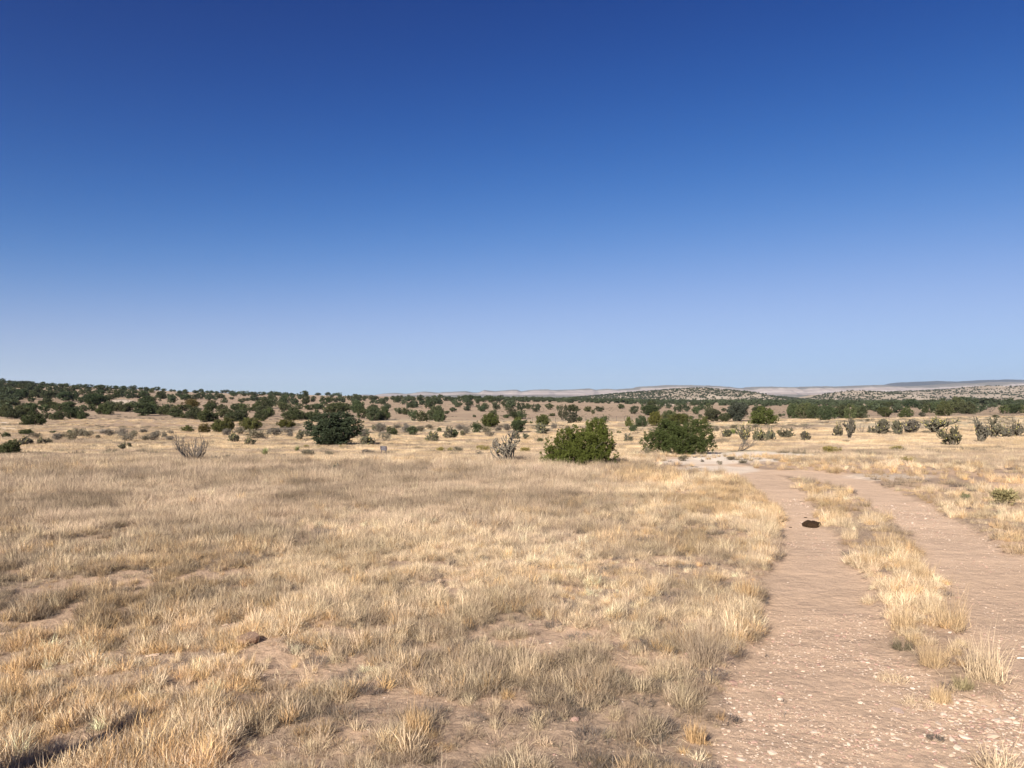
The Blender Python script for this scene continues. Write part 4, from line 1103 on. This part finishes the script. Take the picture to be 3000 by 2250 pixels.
GOLD = np.array([0.54, 0.40, 0.245]); PALE = np.array([0.64, 0.51, 0.35]); ORNG = np.array([0.54, 0.37, 0.20]); BROWN = np.array([0.34, 0.265, 0.19]); MAUV = np.array([0.41, 0.322, 0.235]); DARK = np.array([0.14, 0.12, 0.105])
R = np.random.default_rng(77)
gp, gs, gi_, gt = [], [], [], []
def put(x, y, scale, idx, col, var=0.15, sz=None):
    n = len(x)
    if n == 0: return
    z = height(x, y)
    gp.append(np.stack([x, y, z - 0.006], 1))
    s = scale * R.uniform(0.5, 1.4, n); hz = s * R.uniform(0.65, 1.2, n) * (1 if sz is None else sz)
    gs.append(np.stack([s, s, hz], 1)); gi_.append(idx)
    mod = 0.72 + 0.52 * smooth(0.30, 0.70, 0.5 * fbm(x * 1.9, y * 1.7, 301, 2) + 0.5 * fbm(x * 0.5, y * 0.4, 303, 2))
    c = col * mod[:, None] * (1 + R.normal(0, var, (n, 1))) * (1 + R.normal(0, 0.015, (n, 3)))
    gt.append(np.hstack([np.clip(c, 0.02, 0.85), np.ones((n, 1))]))

def sample(n, r0, r1, amax=42):
    a = np.radians(R.uniform(-amax, amax, n)); r = np.sqrt(R.uniform(r0 * r0, r1 * r1, n))
    return r * np.sin(a), r * np.cos(a)

def near_field(n, r0, r1, sc, hs=1.0):
    def put(x, y, s_, i_, c_, **k_): globals()['put'](x, y, s_, i_, c_, sz=hs, **k_)
    x, y = sample(n, r0, r1)
    z = base_height(x, y); px, py = to_screen(x, y, z)
    m1, m2 = rut_masks(x, y); rut = np.maximum(m1, m2)
    nb = 0.45 * fbm(x * 1.1, y * 1.1, 71, 3) + 0.55 * fbm(x * 4.2, y * 3.8, 73, 2)                      # bare against covered
    nk = fbm(x * 0.55 + 40, y * 0.40, 171, 4)               # kind of grass
    nl = fbm(x * 0.22 + 9, y * 0.16, 181, 3)                # large patches
    strip = (px > 2300) & (px < 3000) & (py > 1430)
    right = (px > 2480) & (py < 1560)
    tallband = smooth(1580, 1500, py) * smooth(2300, 1500, px) if False else (1 - smooth(1480, 1620, py)) * (1 - smooth(1500, 2300, px))
    cover = 0.07 + 0.93 * smooth(0.38, 0.60, nb + 0.14 * tallband)
    cover = cover * (1 - smooth(0.15, 0.5, rut))
    cover = np.where(px > 2300, cover * 0.34, cover)
    cover = np.where(right & (py > 1370), cover * (0.3 + 0.7 * smooth(0.45, 0.6, nk)), cover)
    bare1 = np.exp(-(((px - 270) / 150) ** 2 + ((py - 2190) / 55) ** 2))
    cover = cover * (1 - 0.97 * smooth(0.25, 0.5, bare1))
    bare2 = np.exp(-(((px - 2110) / 240) ** 2 + ((py - 1360) / 32) ** 2))
    cover = cover * (1 - 0.93 * smooth(0.3, 0.6, bare2))
    keep = R.uniform(0, 1, len(x)) < cover
    x, y, nk, nl, px, py, tb, nb = x[keep], y[keep], nk[keep], nl[keep], px[keep], py[keep], tallband[keep], nb[keep]
    n = len(x)
    u = R.uniform(0, 1, n)
    # probabilities
    leftgold = (1 - smooth(300, 1500, px)) * smooth(1480, 1600, py)
    wiry = np.clip(0.45 + 2.7 * (nl - 0.47) + 0.16 * tb + 0.26 * tb * (1 - smooth(400, 1300, px)) - 0.22 * leftgold, 0.08, 0.95)
    strp = (px > 2290) & (py > 1430)
    wiry = np.where(strp, 0.12, wiry)
    edge = smooth(23, 34, y) * smooth(0.42, 0.58, fbm(x / 2.6, y / 3.4, 307, 3))
    wiry = wiry * (1 - 0.8 * edge)
    isw = u < wiry
    v = R.uniform(0, 1, n)
    low = (~isw) & (v < 0.25)
    gold = (~isw) & ~low
    big = 0.8 + 0.5 * smooth(0.4, 0.65, nb)
    k = isw & (R.uniform(0, 1, n) < 0.70 + 0.08 * tb)
    put(x[k], y[k], sc * big[k] * (1 + 0.25 * tb[k]), R.integers(6, 12, k.sum()), np.where((nk[k] > 0.5)[:, None], MAUV, BROWN) * np.where(tb[k] > .4, 1.12, 1.0)[:, None])
    k = isw & ~k
    put(x[k], y[k], sc * 1.0, R.integers(22, 25, k.sum()), DARK * 1.25)
    k = low
    oc = np.where((R.uniform(0, 1, k.sum()) < 0.35 * leftgold[k] + 0.15)[:, None], ORNG, GOLD * 0.92)
    put(x[k], y[k], sc * big[k], R.integers(12, 16, k.sum()), oc)
    k = gold
    oc = np.where((R.uniform(0, 1, k.sum()) < 0.14 + 0.36 * leftgold[k] * smooth(1700, 1900, py[k]))[:, None], ORNG * 1.05, np.where((nk[k] > 0.47)[:, None], PALE, GOLD))
    put(x[k], y[k], sc * big[k], R.integers(0, 6, k.sum()), oc)
    # a few tall seed stems
    k = R.uniform(0, 1, n) < 0.05
    put(x[k], y[k], sc * 0.9, R.integers(16, 18, k.sum()), np.tile(PALE, (k.sum(), 1)))

near_field(46000, 2.0, 9.5, 0.80, 0.9)
near_field(62000, 9.0, 20, 1.10, 0.9)
near_field(60000, 19.5, 38, 1.5)

# little dark weeds at the track edges
x, y = sample(2600, 2.3, 20)
z = base_height(x, y); px, py = to_screen(x, y, z); m1, m2 = rut_masks(x, y); rut = np.maximum(m1, m2)
k = (rut > 0.1) & (rut < 0.95) & (R.uniform(0, 1, len(x)) < 0.25)
put(x[k], y[k], 0.4, R.integers(22, 25, k.sum()), np.tile(DARK * 1.4, (k.sum(), 1)), sz=0.8)
# litter: tiny low dry bits everywhere on the soil of the field
x, y = sample(5200, 2.0, 14)
m1, m2 = rut_masks(x, y); k = np.maximum(m1, m2) < 0.3
x, y = x[k], y[k]
put(x, y, 0.5, R.integers(12, 16, len(x)), np.where((R.uniform(0, 1, len(x)) < 0.5)[:, None], BROWN * 0.9, GOLD * 0.8), sz=0.45)

# flattened grey straw lying on the soil
x, y = sample(16000, 2.0, 16)
m1, m2 = rut_masks(x, y); k = R.uniform(0, 1, len(x)) > np.maximum(m1, m2) * 1.3
x, y = x[k], y[k]
put(x, y, 0.9, R.integers(25, 28, len(x)), np.where((R.uniform(0, 1, len(x)) < 0.6)[:, None], np.array([0.40, 0.32, 0.24]), PALE * 0.85), sz=0.5)

# the blond flat beyond the crest
def far_field(n, r0, r1, sc):
    x, y = sample(n, r0, r1, 38)
    z = base_height(x, y); px, py = to_screen(x, y, z)
    m1, m2 = rut_masks(x, y); rut = np.maximum(m1, m2)
    n2 = fbm(x / 14, y / 9, 81, 4)
    patch = smooth(0.48, 0.62, n2) * smooth(70, 120, y)
    rock = np.exp(-(((px - 2200) / 230) ** 2 + ((py - 1340) / 20) ** 2))
    cover = (1 - rut) * (1 - 0.85 * patch) * (1 - smooth(0.25, 0.5, rock))
    keep = R.uniform(0, 1, len(x)) < cover
    x, y, n2, px, py = x[keep], y[keep], n2[keep], px[keep], py[keep]
    nk = fbm(x / 5, y / 3.5, 191, 3)
    c = np.where((nk > 0.55)[:, None], MAUV * 1.05, np.where((R.uniform(0, 1, len(x)) < 0.5)[:, None], PALE * 0.98, GOLD))
    # greyer growth right behind the crest
    near = (1 - smooth(34, 60, y + 22 * (fbm(x / 4, y / 4, 309, 3) - 0.5))) * (R.uniform(0, 1, len(x)) < 0.6)
    c = c * (1 - near)[:, None] + (MAUV * 1.05) * near[:, None]
    put(x, y, sc, R.integers(18, 22, len(x)), c, var=0.1)
far_field(15000, 32, 62, 0.62)
far_field(24000, 60, 125, 0.9)
far_field(9000, 120, 190, 1.0)
# low dark scrub dotted over flats and slopes
xa, ya = sample(9000, 40, 420, 38); xb, yb = sample(9000, 38, 170, 38); x = np.concatenate([xa, xb]); y = np.concatenate([ya, yb])
n2 = fbm(x / 20, y / 14, 201, 3); k = R.uniform(0, 1, len(x)) < smooth(0.38, 0.62, n2) * (0.45 + 0.55 * smooth(80, 130, y))
x, y = x[k], y[k]
put(x, y, 3.6, R.integers(22, 25, len(x)), np.tile(np.array([0.19, 0.165, 0.12]), (len(x), 1)), sz=1.0)

P = np.concatenate(gp); S = np.concatenate(gs); I = np.concatenate(gi_); C = np.concatenate(gt)
E = np.stack([R.normal(0, 0.08, len(P)), R.normal(0, 0.08, len(P)), R.uniform(0, 6.28, len(P))], 1)
scatter("dry_grass", "dry gold and grey brown grass covering the field and the flats", P, E, S, I, C, TUFTS)
print("grass", len(P))

# ------------------------------------------------------------------ gravel
def stone_mesh(seed, flat=0.45, mat=None, name="stone"):
    Rr = np.random.default_rng(seed)
    t = (1 + 5 ** 0.5) / 2
    v = np.array([(-1, t, 0), (1, t, 0), (-1, -t, 0), (1, -t, 0), (0, -1, t), (0, 1, t), (0, -1, -t), (0, 1, -t), (t, 0, -1), (t, 0, 1), (-t, 0, -1), (-t, 0, 1)], float) / 1.9
    f = np.array([(0, 11, 5), (0, 5, 1), (0, 1, 7), (0, 7, 10), (0, 10, 11), (1, 5, 9), (5, 11, 4), (11, 10, 2), (10, 7, 6), (7, 1, 8), (3, 9, 4), (3, 4, 2), (3, 2, 6), (3, 6, 8), (3, 8, 9), (4, 9, 5), (2, 4, 11), (6, 2, 10), (8, 6, 7), (9, 8, 1)])
    v = v * Rr.uniform(0.7, 1.25, (12, 1)); v[:, 2] *= flat; v[:, 0] *= Rr.uniform(0.8, 1.5)
    return mesh_np(name, v * 0.5, f, [mat or M_gravel], False)
GR = [stone_mesh(1100 + i) for i in range(6)]
xa, ya = sample(150000, 2.0, 17, 42); xb, yb = sample(170000, 2.0, 8, 42); kk = R.uniform(0, 1, len(xb)) < 1 - smooth(4.0, 8.0, np.hypot(xb, yb)); xb, yb = xb[kk], yb[kk]; x = np.concatenate([xa, xb]); y = np.concatenate([ya, yb])
z = height(x, y); px, py = to_screen(x, y, z); m1, m2 = rut_masks(x, y)
rut = np.maximum(m1, m2)
gn = fbm(x * 1.5, y * 1.5, 211, 3)
heap = np.exp(-(((px - 2900) / 170) ** 2 + ((py - 2130) / 130) ** 2)) + 0.6 * np.exp(-(((px - 2600) / 180) ** 2 + ((py - 2180) / 60) ** 2))
pr = rut * smooth(0.36, 0.66, gn) * 0.38 + 0.02 + 0.18 * smooth(0.2, 0.6, heap) + 0.3 * m2 * smooth(8, 12, y)
k = R.uniform(0, 1, len(x)) < pr
x, y, z, heap = x[k], y[k], z[k], heap[k]
s = np.exp(R.normal(math.log(0.0052), 0.50, len(x))) * (1 + 0.5 * smooth(0.3, 0.8, heap)); s = np.clip(s, 0.004, 0.045)
s = s * (1 + smooth(7, 16, y) * 0.5)
base = np.array([0.46, 0.335, 0.245]); pal = np.array([0.53, 0.42, 0.33]); red = np.array([0.38, 0.24, 0.19])
u = R.uniform(0, 1, len(x))[:, None]
c = np.where(u < 0.4, base, np.where(u < 0.75, pal, red)) * R.uniform(0.8, 1.15, (len(x), 1))
scatter("gravel", "pale pink gravel strewn over both wheel ruts", np.stack([x, y, z + s * 0.08], 1), np.stack([R.normal(0, 0.2, len(x)), R.normal(0, 0.2, len(x)), R.uniform(0, 6.28, len(x))], 1),
        np.stack([s, s, s], 1) * 1.6, R.integers(0, 6, len(x)), np.hstack([np.clip(c, 0, 0.85), np.ones((len(x), 1))]), GR)
print("gravel", len(x))

# ------------------------------------------------------------------ single stones
ST = [stone_mesh(1200 + i, 0.4, M_stone) for i in range(6)]
def stone(px, py, wpx, label, group=None, hue=(1, 1, 1), flat=1.0):
    x, y, z = unproject(px, py); W = wpx / F * y
    o = obj("stone", ST[int(px) % 6], label=label, category="stone")
    if group: o["group"] = group
    o.location = (x, y, z + W * 0.06); o.scale = (W * 1.15, W, W * 0.75 * flat); o.rotation_euler = (0, 0, (px * 7) % 6.28); o.color = (*hue, 1)
Rs = np.random.default_rng(5)
stone(2632, 2066, 34, "flat pale pink stone lying alone on bare soil below the low grass mats", hue=(1.15, 1.05, 1.0), flat=0.35)
stone(2970, 2188, 26, "pale stone at the right edge just above the sprawling tuft", hue=(1.25, 1.15, 1.0))
stone(2910, 2134, 20, "white chip on the gravel heap left of the pale edge stone", hue=(1.3, 1.25, 1.15))
stone(2760, 2226, 26, "broken pale stone near the bottom edge left of the sprawling tuft", hue=(1.25, 1.2, 1.05))
stone(2655, 2168, 18, "squarish pale pebble in the left rut near the bottom", hue=(1.2, 1.15, 1.05))
stone(2677, 2178, 22, "flat tan chip beside the squarish pebble in the left rut", hue=(1.0, 0.9, 0.8), flat=0.5)
stone(450, 1922, 26, "bone white pitted stone among orange grass at left", hue=(1.3, 1.2, 1.05))
stone(660, 1831, 14, "small white pebble in the gold grass above the flat brown rock", hue=(1.4, 1.35, 1.2))
stone(668, 1942, 12, "tiny pale pink pebble below the flat brown rock", hue=(1.2, 1.0, 0.9))
stone(858, 1726, 14, "pinkish white stone glinting in the middle grass", hue=(1.3, 1.2, 1.1))
for i in range(34):
    stone(Rs.uniform(2800, 2990), Rs.uniform(2020, 2215), Rs.uniform(9, 17), "small pale angular stone in the lower right gravel scatter", "loose pale stones at the lower right", hue=tuple(np.array([0.95, 0.9, 0.85]) * Rs.uniform(0.8, 1.15)))
# flat brown rock with an undercut edge
def slab_mesh():
    Rr = np.random.default_rng(9); n = 14; top = []; bot = []
    for k in range(n):
        a = 2 * math.pi * k / n; r = 1 + Rr.normal(0, 0.10)
        top.append((math.cos(a) * r * 0.5, math.sin(a) * r * 0.34, 0.16 + Rr.normal(0, 0.008))); bot.append((math.cos(a) * r * 0.42, math.sin(a) * r * 0.28, -0.03))
    mid = [(p[0] * 1.02, p[1] * 1.02, 0.08) for p in top]
    V = np.array(top + mid + bot + [(0, 0, 0.18)])
    Q = [(k, (k + 1) % n, n + (k + 1) % n, n + k)[::-1] for k in range(n)] + [(n + k, n + (k + 1) % n, 2 * n + (k + 1) % n, 2 * n + k)[::-1] for k in range(n)]
    T = [(3 * n, k, (k + 1) % n) for k in range(n)]
    return mesh_np("stone", V, [np.array(Q), np.array(T)], [plain_mat("brown_rock", (0.24, 0.15, 0.10), (0.36, 0.24, 0.17), 18, 0.6)], False)
x, y, z = unproject(728, 1893)
o = obj("stone", slab_mesh(), label="flat reddish brown rock slab tilted in the grass at lower left", category="stone"); o.location = (x, y, z + 0.02); o.scale = (0.15, 0.19, 0.24); o.rotation_euler = (0.10, -0.12, 0.4)

# low dark brown lump, with crumbs
def lump(seed, n=18, rings=5):
    Rr = np.random.default_rng(seed); V = []
    prof = [(1.0, -0.05), (1.03, 0.10), (0.9, 0.26), (0.6, 0.36), (0.28, 0.40)]
    ph = Rr.uniform(0, 6.28, 3)
    for i, (r, h) in enumerate(prof):
        for k in range(n):
            a = 2 * math.pi * k / n; q = r * (1 + 0.13 * math.sin(3 * a + ph[0]) + 0.08 * math.sin(5 * a + ph[1]) + Rr.normal(0, 0.035))
            V.append((math.cos(a) * q * 0.5, math.sin(a) * q * 0.5, h + Rr.normal(0, 0.03)))
    V.append((0, 0, 0.38)); Q = []; T = []
    for i in range(rings - 1):
        for k in range(n): Q.append((i * n + k, i * n + (k + 1) % n, (i + 1) * n + (k + 1) % n, (i + 1) * n + k))
    for k in range(n): T.append(((rings - 1) * n + k, (rings - 1) * n + (k + 1) % n, rings * n))
    return mesh_np("dark_lump", np.array(V), [np.array(Q), np.array(T)], [M_dark_lump], False)
M_dark_lump = plain_mat("lump_brown", (0.015, 0.009, 0.005), (0.075, 0.043, 0.022), 30, 0.9)
x, y, z = unproject(2388, 1541)
DP = lump(3)
o = obj("dark_lump", DP, label="dark brown lump in the left rut beside the grass strip", category="dung"); o.location = (x, y + 0.12, z + 0.01); o.scale = (0.25, 0.25, 0.19)
for (px, py, w, lb) in ((2290, 1524, 16, "thin dark crumb at the left grass edge of the rut"), (2360, 1511, 9, "tiny dark crumb just above the dark lump"), (2316, 1540, 9, "small dark chip left of the dark lump")):
    x, y, z = unproject(px, py); o = obj("dark_lump", DP, label=lb, category="dung"); W = w / F * y; o.location = (x, y, z); o.scale = (W, W, W * 0.5)
# white scrap at the right edge
def scrap():
    b = Bag(); v, q, t = tube([(-0.5, 0, 0.12), (-0.1, 0.03, 0.16), (0.3, 0, 0.12), (0.6, 0.1, 0.1)], [0.10, 0.08, 0.10, 0.13], 6); b.add(v, q, t); v, q, t = tube([(-0.45, 0, 0.14), (-0.6, -0.15, 0.3)], [0.06, 0.03], 6); b.add(v, q, t)
    return b.mesh("bleached_bone", plain_mat("bleached_bone", (0.75, 0.72, 0.68), (0.85, 0.83, 0.8), 12, 0.3))
x, y, z = unproject(2990, 1916); o = obj("bleached_bone", scrap(), label="small white bleached bone splinter on the right rut at the picture edge", category="bone"); o.location = (x, y, z); o.scale = (0.045, 0.045, 0.045)

# ------------------------------------------------------------------ single grass tufts along and between the ruts
def single_tuft(px, py, wpx, hpx, kind, label, col, seed):
    x, y, z = unproject(px, py); W = wpx / F * y; H = hpx / F * y
    if kind == 'tall': sp = [dict(n=230, r0=0.30 * W, L=H * 0.75, lean=0.20, w=0.0030, curl=0.3, segs=4), dict(n=40, r0=0.22 * W, L=H * 1.25, lean=0.22, w=0.0024, curl=0.15, segs=4), dict(n=120, r0=0.36 * W, L=H * 0.35, lean=0.6, w=0.003, curl=0.6, segs=3)]
    elif kind == 'mat': sp = [dict(n=260, r0=0.34 * W, L=max(H, W * 0.3) * 0.8, lean=1.0, w=0.0034, curl=0.5, segs=3)]
    elif kind == 'dark': sp = [dict(n=300, r0=0.36 * W, L=H * 0.9, lean=0.55, w=0.0028, curl=0.5, segs=3)]
    elif kind == 'wiry': sp = [dict(n=520, r0=0.34 * W, L=H * 0.95, lean=0.35, w=0.0022, curl=0.7, segs=4)]
    elif kind == 'sprawl': sp = [dict(n=260, r0=0.22 * W, L=W * 0.42, lean=0.95, w=0.0036, curl=0.35, segs=4), dict(n=14, r0=0.05, L=W * 1.15, lean=1.0, w=0.0026, curl=0.1, segs=4)]
    else: sp = [dict(n=14, r0=0.3 * W, L=H, lean=0.5, w=0.0035, curl=0.4, segs=3)]
    v, q, t, b = join_parts([blades(rs=np.random.default_rng(seed), **s) for s in sp])
    o = obj("grass_tuft", mesh_np("grass_tuft", v, [q, t], [M_grass_o], False, {"bv": b}), label=label, category="grass tuft")
    o.location = (x, y, z - 0.005); o.color = (*col, 1)
Gd, Pl, Or, Br, Dk = tuple(GOLD), tuple(PALE), tuple(ORNG), tuple(BROWN), tuple(DARK)
SG = [
 (2890, 1985, 175, 170, 'tall', "tallest pale grass tuft with long upright stalks right of the grass mats", Pl),
 (2925, 2240, 210, 100, 'sprawl', "sprawling pale tuft in the lower right corner with long stalks leaning left", Pl),
 (2613, 1978, 125, 36, 'mat', "low flat pale mat of grass reaching into the left rut", Pl),
 (2690, 2048, 130, 34, 'mat', "lowest flat pale grass mat at the end of the grass strip", Pl),
 (2757, 2040, 80, 75, 'tall', "short upright tuft rising from the lowest grass mat", Gd),
 (2822, 2014, 60, 50, 'dark', "small greenish tuft right of the lowest grass mat", (0.33, 0.28, 0.16)),
 (2645, 1898, 75, 40, 'dark', "dark olive wiry clump at the lower end of the grass strip", (0.16, 0.138, 0.09)),
 (2735, 1948, 100, 80, 'wiry', "loose thin tuft between the dark clump and the tallest tuft", Gd),
 (2783, 1838, 130, 140, 'tall', "large gold tuft on the right side of the grass strip leaning over the right rut", Gd),
 (2647, 1845, 100, 115, 'tall', "dense upright gold tuft on the left side of the grass strip", Gd),
 (2722, 1790, 80, 80, 'tall', "middle gold tuft between the two large ones of the strip", Pl),
 (2550, 1757, 60, 48, 'mat', "small pale tuft on the left edge of the strip above the dense gold one", Pl),
 (2655, 1665, 110, 85, 'tall', "broad gold tuft halfway along the grass strip, right side", Gd),
 (2545, 1655, 95, 65, 'tall', "broad orange gold tuft halfway along the grass strip, left side", Or),
 (2600, 1600, 100, 70, 'tall', "gold tuft above the two broad ones of the grass strip", Gd),
 (2700, 1700, 90, 90, 'tall', "upright gold tuft on the right edge halfway down the strip", Gd),
 (2490, 1580, 70, 50, 'tall', "pale tuft beside the rut just below the dung pad", Pl),
 (2555, 1528, 95, 62, 'tall', "bright pale tuft right of the dung pad on the strip", Pl),
 (2470, 1542, 85, 50, 'tall', "pale tuft touching the right side of the dung pad", Pl),
 (2430, 1466, 75, 46, 'tall', "bright yellow tuft at the upper end of the grass strip", Pl),
 (2385, 1460, 60, 34, 'tall', "lower yellow tuft left of the bright one at the strip's upper end", Pl),
 (2340, 1430, 70, 22, 'mat', "low yellow fringe of grass above the strip", Pl),
 (2250, 1542, 80, 105, 'tall', "tall pale tuft at the left edge of the rut opposite the dung pad", Pl),
 (2238, 1616, 60, 52, 'tall', "short orange tuft at the left edge of the rut below the tall pale one", Or),
 (2187, 1757, 90, 85, 'tall', "orange gold tuft bulging into the left edge of the rut", Or),
 (2065, 1950, 130, 170, 'wiry', "big grey brown wiry tuft overhanging the left edge of the rut", tuple(MAUV)),
 (2040, 2150, 90, 70, 'tall', "orange tuft at the rut's left edge near the bottom", Or),
 (372, 2226, 62, 92, 'tall', "upright orange tuft on the bare patch in the lower left corner", Or),
 (1540, 1980, 90, 130, 'tall', "pale gold tuft standing out in the middle of the field", Pl),
 (1220, 2150, 90, 110, 'tall', "orange gold tuft at the bottom left of the middle", Or),
 (2298, 2044, 26, 24, 'twig', "small dark weed in the middle of the left rut", Dk),
 (2163, 2100, 34, 36, 'twig', "dark twiggy weed at the left side of the rut near the bottom", Dk),
 (2293, 2080, 56, 22, 'twig', "wider dark weed below the small one in the left rut", Dk),
 (2244, 1911, 22, 22, 'twig', "tiny dark weed on the left half of the rut", Dk),
 (2740, 2146, 60, 20, 'dark', "flat dark weed above the stalks of the sprawling corner tuft", Dk),
 (2272, 1576, 30, 16, 'dark', "dark little clump at the rut's left edge", (0.14, 0.13, 0.10)),
]
for i, s in enumerate(SG): single_tuft(*s, seed=2000 + i)

# ------------------------------------------------------------------ sign
def box(b, x0, x1, y0, y1, z0, z1):
    v = np.array([(x, y, z) for x in (x0, x1) for y in (y0, y1) for z in (z0, z1)], float)
    q = np.array([(0, 1, 3, 2), (4, 6, 7, 5), (0, 4, 5, 1), (2, 3, 7, 6), (0, 2, 6, 4), (1, 5, 7, 3)])
    b.add(v, q)
x, y, z = unproject(1124, 1338)
sc = 20 / F * y
sg = empty("trail_sign", (x, y, z + 0.22), -0.05, label="small weathered grey brown sign board with pale worn lettering on two short posts", category="sign")
M_board = plain_mat("weathered_board", (0.055, 0.045, 0.05), (0.10, 0.085, 0.09), 8, 0.3)
M_post = plain_mat("sign_post", (0.07, 0.05, 0.045), (0.13, 0.10, 0.09), 8, 0.3)
M_paint = plain_mat("worn_white_paint", (0.25, 0.25, 0.28), (0.38, 0.38, 0.42), 30, 0.2)
# board outline with clipped lower right corner
o_ = np.array([(-0.5, 0.72), (0.45, 0.72), (0.5, 0.36), (0.5, 0.12), (0.30, 0.0), (0.12, 0.08), (-0.42, 0.10), (-0.5, 0.36)]) * sc
o_[:, 1] += 0.26 * sc
n = len(o_); V = np.array([(p[0], -0.02, p[1]) for p in o_] + [(p[0], 0.02, p[1]) for p in o_])
bm_ = bpy.data.meshes.new("board"); bm_.from_pydata([tuple(v) for v in V], [], [tuple(range(n)), tuple(range(2 * n - 1, n - 1, -1))] + [(k, n + k, n + (k + 1) % n, (k + 1) % n) for k in range(n)]); bm_.materials.append(M_board)
obj("board", bm_, sg)
for s in (-0.36, 0.30):
    b = Bag(); box(b, s * sc - 0.02, s * sc + 0.02, 0.022, 0.06, -0.35, 0.9 * sc); obj("post", b.mesh("post", M_post, False), sg)
Rg = np.random.default_rng(12)
b = Bag()
for row, (zz, x0, x1, hh) in enumerate(((0.82, -0.26, 0.22, 0.07), (0.63, -0.34, 0.26, 0.04), (0.43, -0.34, 0.30, 0.045))):
    xx = x0
    while xx < x1:
        w = Rg.uniform(0.04, 0.09); drop = 0.05 * max(0, xx) if row == 2 else 0
        box(b, xx * sc, (xx + w * 0.75) * sc, -0.026, -0.0205, (zz - drop) * sc, (zz - drop + hh * Rg.uniform(0.7, 1.1)) * sc); xx += w
obj("lettering", b.mesh("lettering", M_paint, False), sg)

# ------------------------------------------------------------------ wire fence across the middle flat
fe = empty("wire_fence", (0, 0, 0), 0, label="thin wire fence of slender posts crossing the middle flat behind the near junipers", category="fence")
b = Bag(); box(b, -0.05, 0.05, -0.05, 0.05, -0.1, 1.25); pm = b.mesh("post", M_twig, False)
prev = None; wb = Bag()
for px in np.linspace(1560, 2120, 26):
    X, Y, Zz = unproject(px, 1236 + 3 * math.sin(px / 60))
    q = obj("post", pm, fe); q.location = (X, Y, Zz); q.rotation_euler = (0.03 * math.sin(px), 0.04 * math.cos(px * 1.7), 0)
    if prev is not None:
        for hz in (0.5, 0.8, 1.1):
            v, qd, t = tube([(prev[0], prev[1], prev[2] + hz), (X, Y, Zz + hz)], [0.006, 0.006], 3); wb.add(v, qd, t)
    prev = (X, Y, Zz)
obj("wire", wb.mesh("wire", M_twig, False), fe)

# ------------------------------------------------------------------ air
hz = Bag(); box(hz, -17000, 17000, -17000, 17000, -90, 420)
hm = bpy.data.materials.new("haze"); hm.use_nodes = True
hn = hm.node_tree.nodes; hl = hm.node_tree.links
for q in list(hn):
    if q.type != 'OUTPUT_MATERIAL': hn.remove(q)
pv = hn.new("ShaderNodeVolumePrincipled"); pv.inputs["Color"].default_value = (0.66, 0.78, 1.0, 1); pv.inputs["Density"].default_value = 3.6e-5
pv.inputs["Anisotropy"].default_value = 0.2
hl.new(pv.outputs[0], hn["Material Output"].inputs["Volume"])
me = hz.mesh("haze", hm, False)
obj("haze", me, kind="stuff", label="thin pale blue desert air fading the distant cliffs")

# unseen post added left of the frame to cast the lower left shadow
bp_ = Bag(); w_ = 0.09
xs_, ys_ = -3.04, 1.66
pts_ = [(-w_, 0), (w_, 0), (w_, 1.55), (w_ * 0.75, 1.64), (w_ * 0.3, 1.69), (-w_ * 0.3, 1.69), (-w_ * 0.75, 1.64), (-w_, 1.55)]
V = np.array([(a, -0.06, b) for a, b in pts_] + [(a, 0.06, b) for a, b in pts_]); n = len(pts_)
pm_ = bpy.data.meshes.new("added_shadow_post"); pm_.from_pydata([tuple(v) for v in V], [], [tuple(range(n)), tuple(range(2 * n - 1, n - 1, -1))] + [(k, n + k, n + (k + 1) % n, (k + 1) % n) for k in range(n)]); pm_.materials.append(M_board)
o = obj("added_shadow_post", pm_, label="added unseen post just outside the picture, throwing the dark shadow in the lower left corner", category="post")
o.location = (xs_, ys_, float(height(xs_, ys_)) - 0.05); o.rotation_euler = (0, 0, -SHADOW_AZ)

# every member of a look-alike group is told apart by its place, counted from the left of its group
_small = ["first", "second", "third", "fourth", "fifth", "sixth", "seventh", "eighth", "ninth", "tenth", "eleventh", "twelfth", "thirteenth", "fourteenth", "fifteenth", "sixteenth", "seventeenth", "eighteenth", "nineteenth"]
def ordinal(i):
    if i < 19: return _small[i]
    t, u = divmod(i + 1, 10)
    w = {2: "twent", 3: "thirt", 4: "fort", 5: "fift"}[t]
    return w + "ieth" if u == 0 else w + "y-" + _small[u - 1]
_g = {}
for q in list(bpy.data.objects):
    if q.parent is None and q.get("group"): _g.setdefault(q["group"], []).append(q)
for gname, L_ in _g.items():
    if len(L_) > 1:
        L_.sort(key=lambda q: q.location.x / q.location.y)
        for i_, q in enumerate(L_): q["label"] = q["label"] + ", " + ordinal(i_) + " from the left"
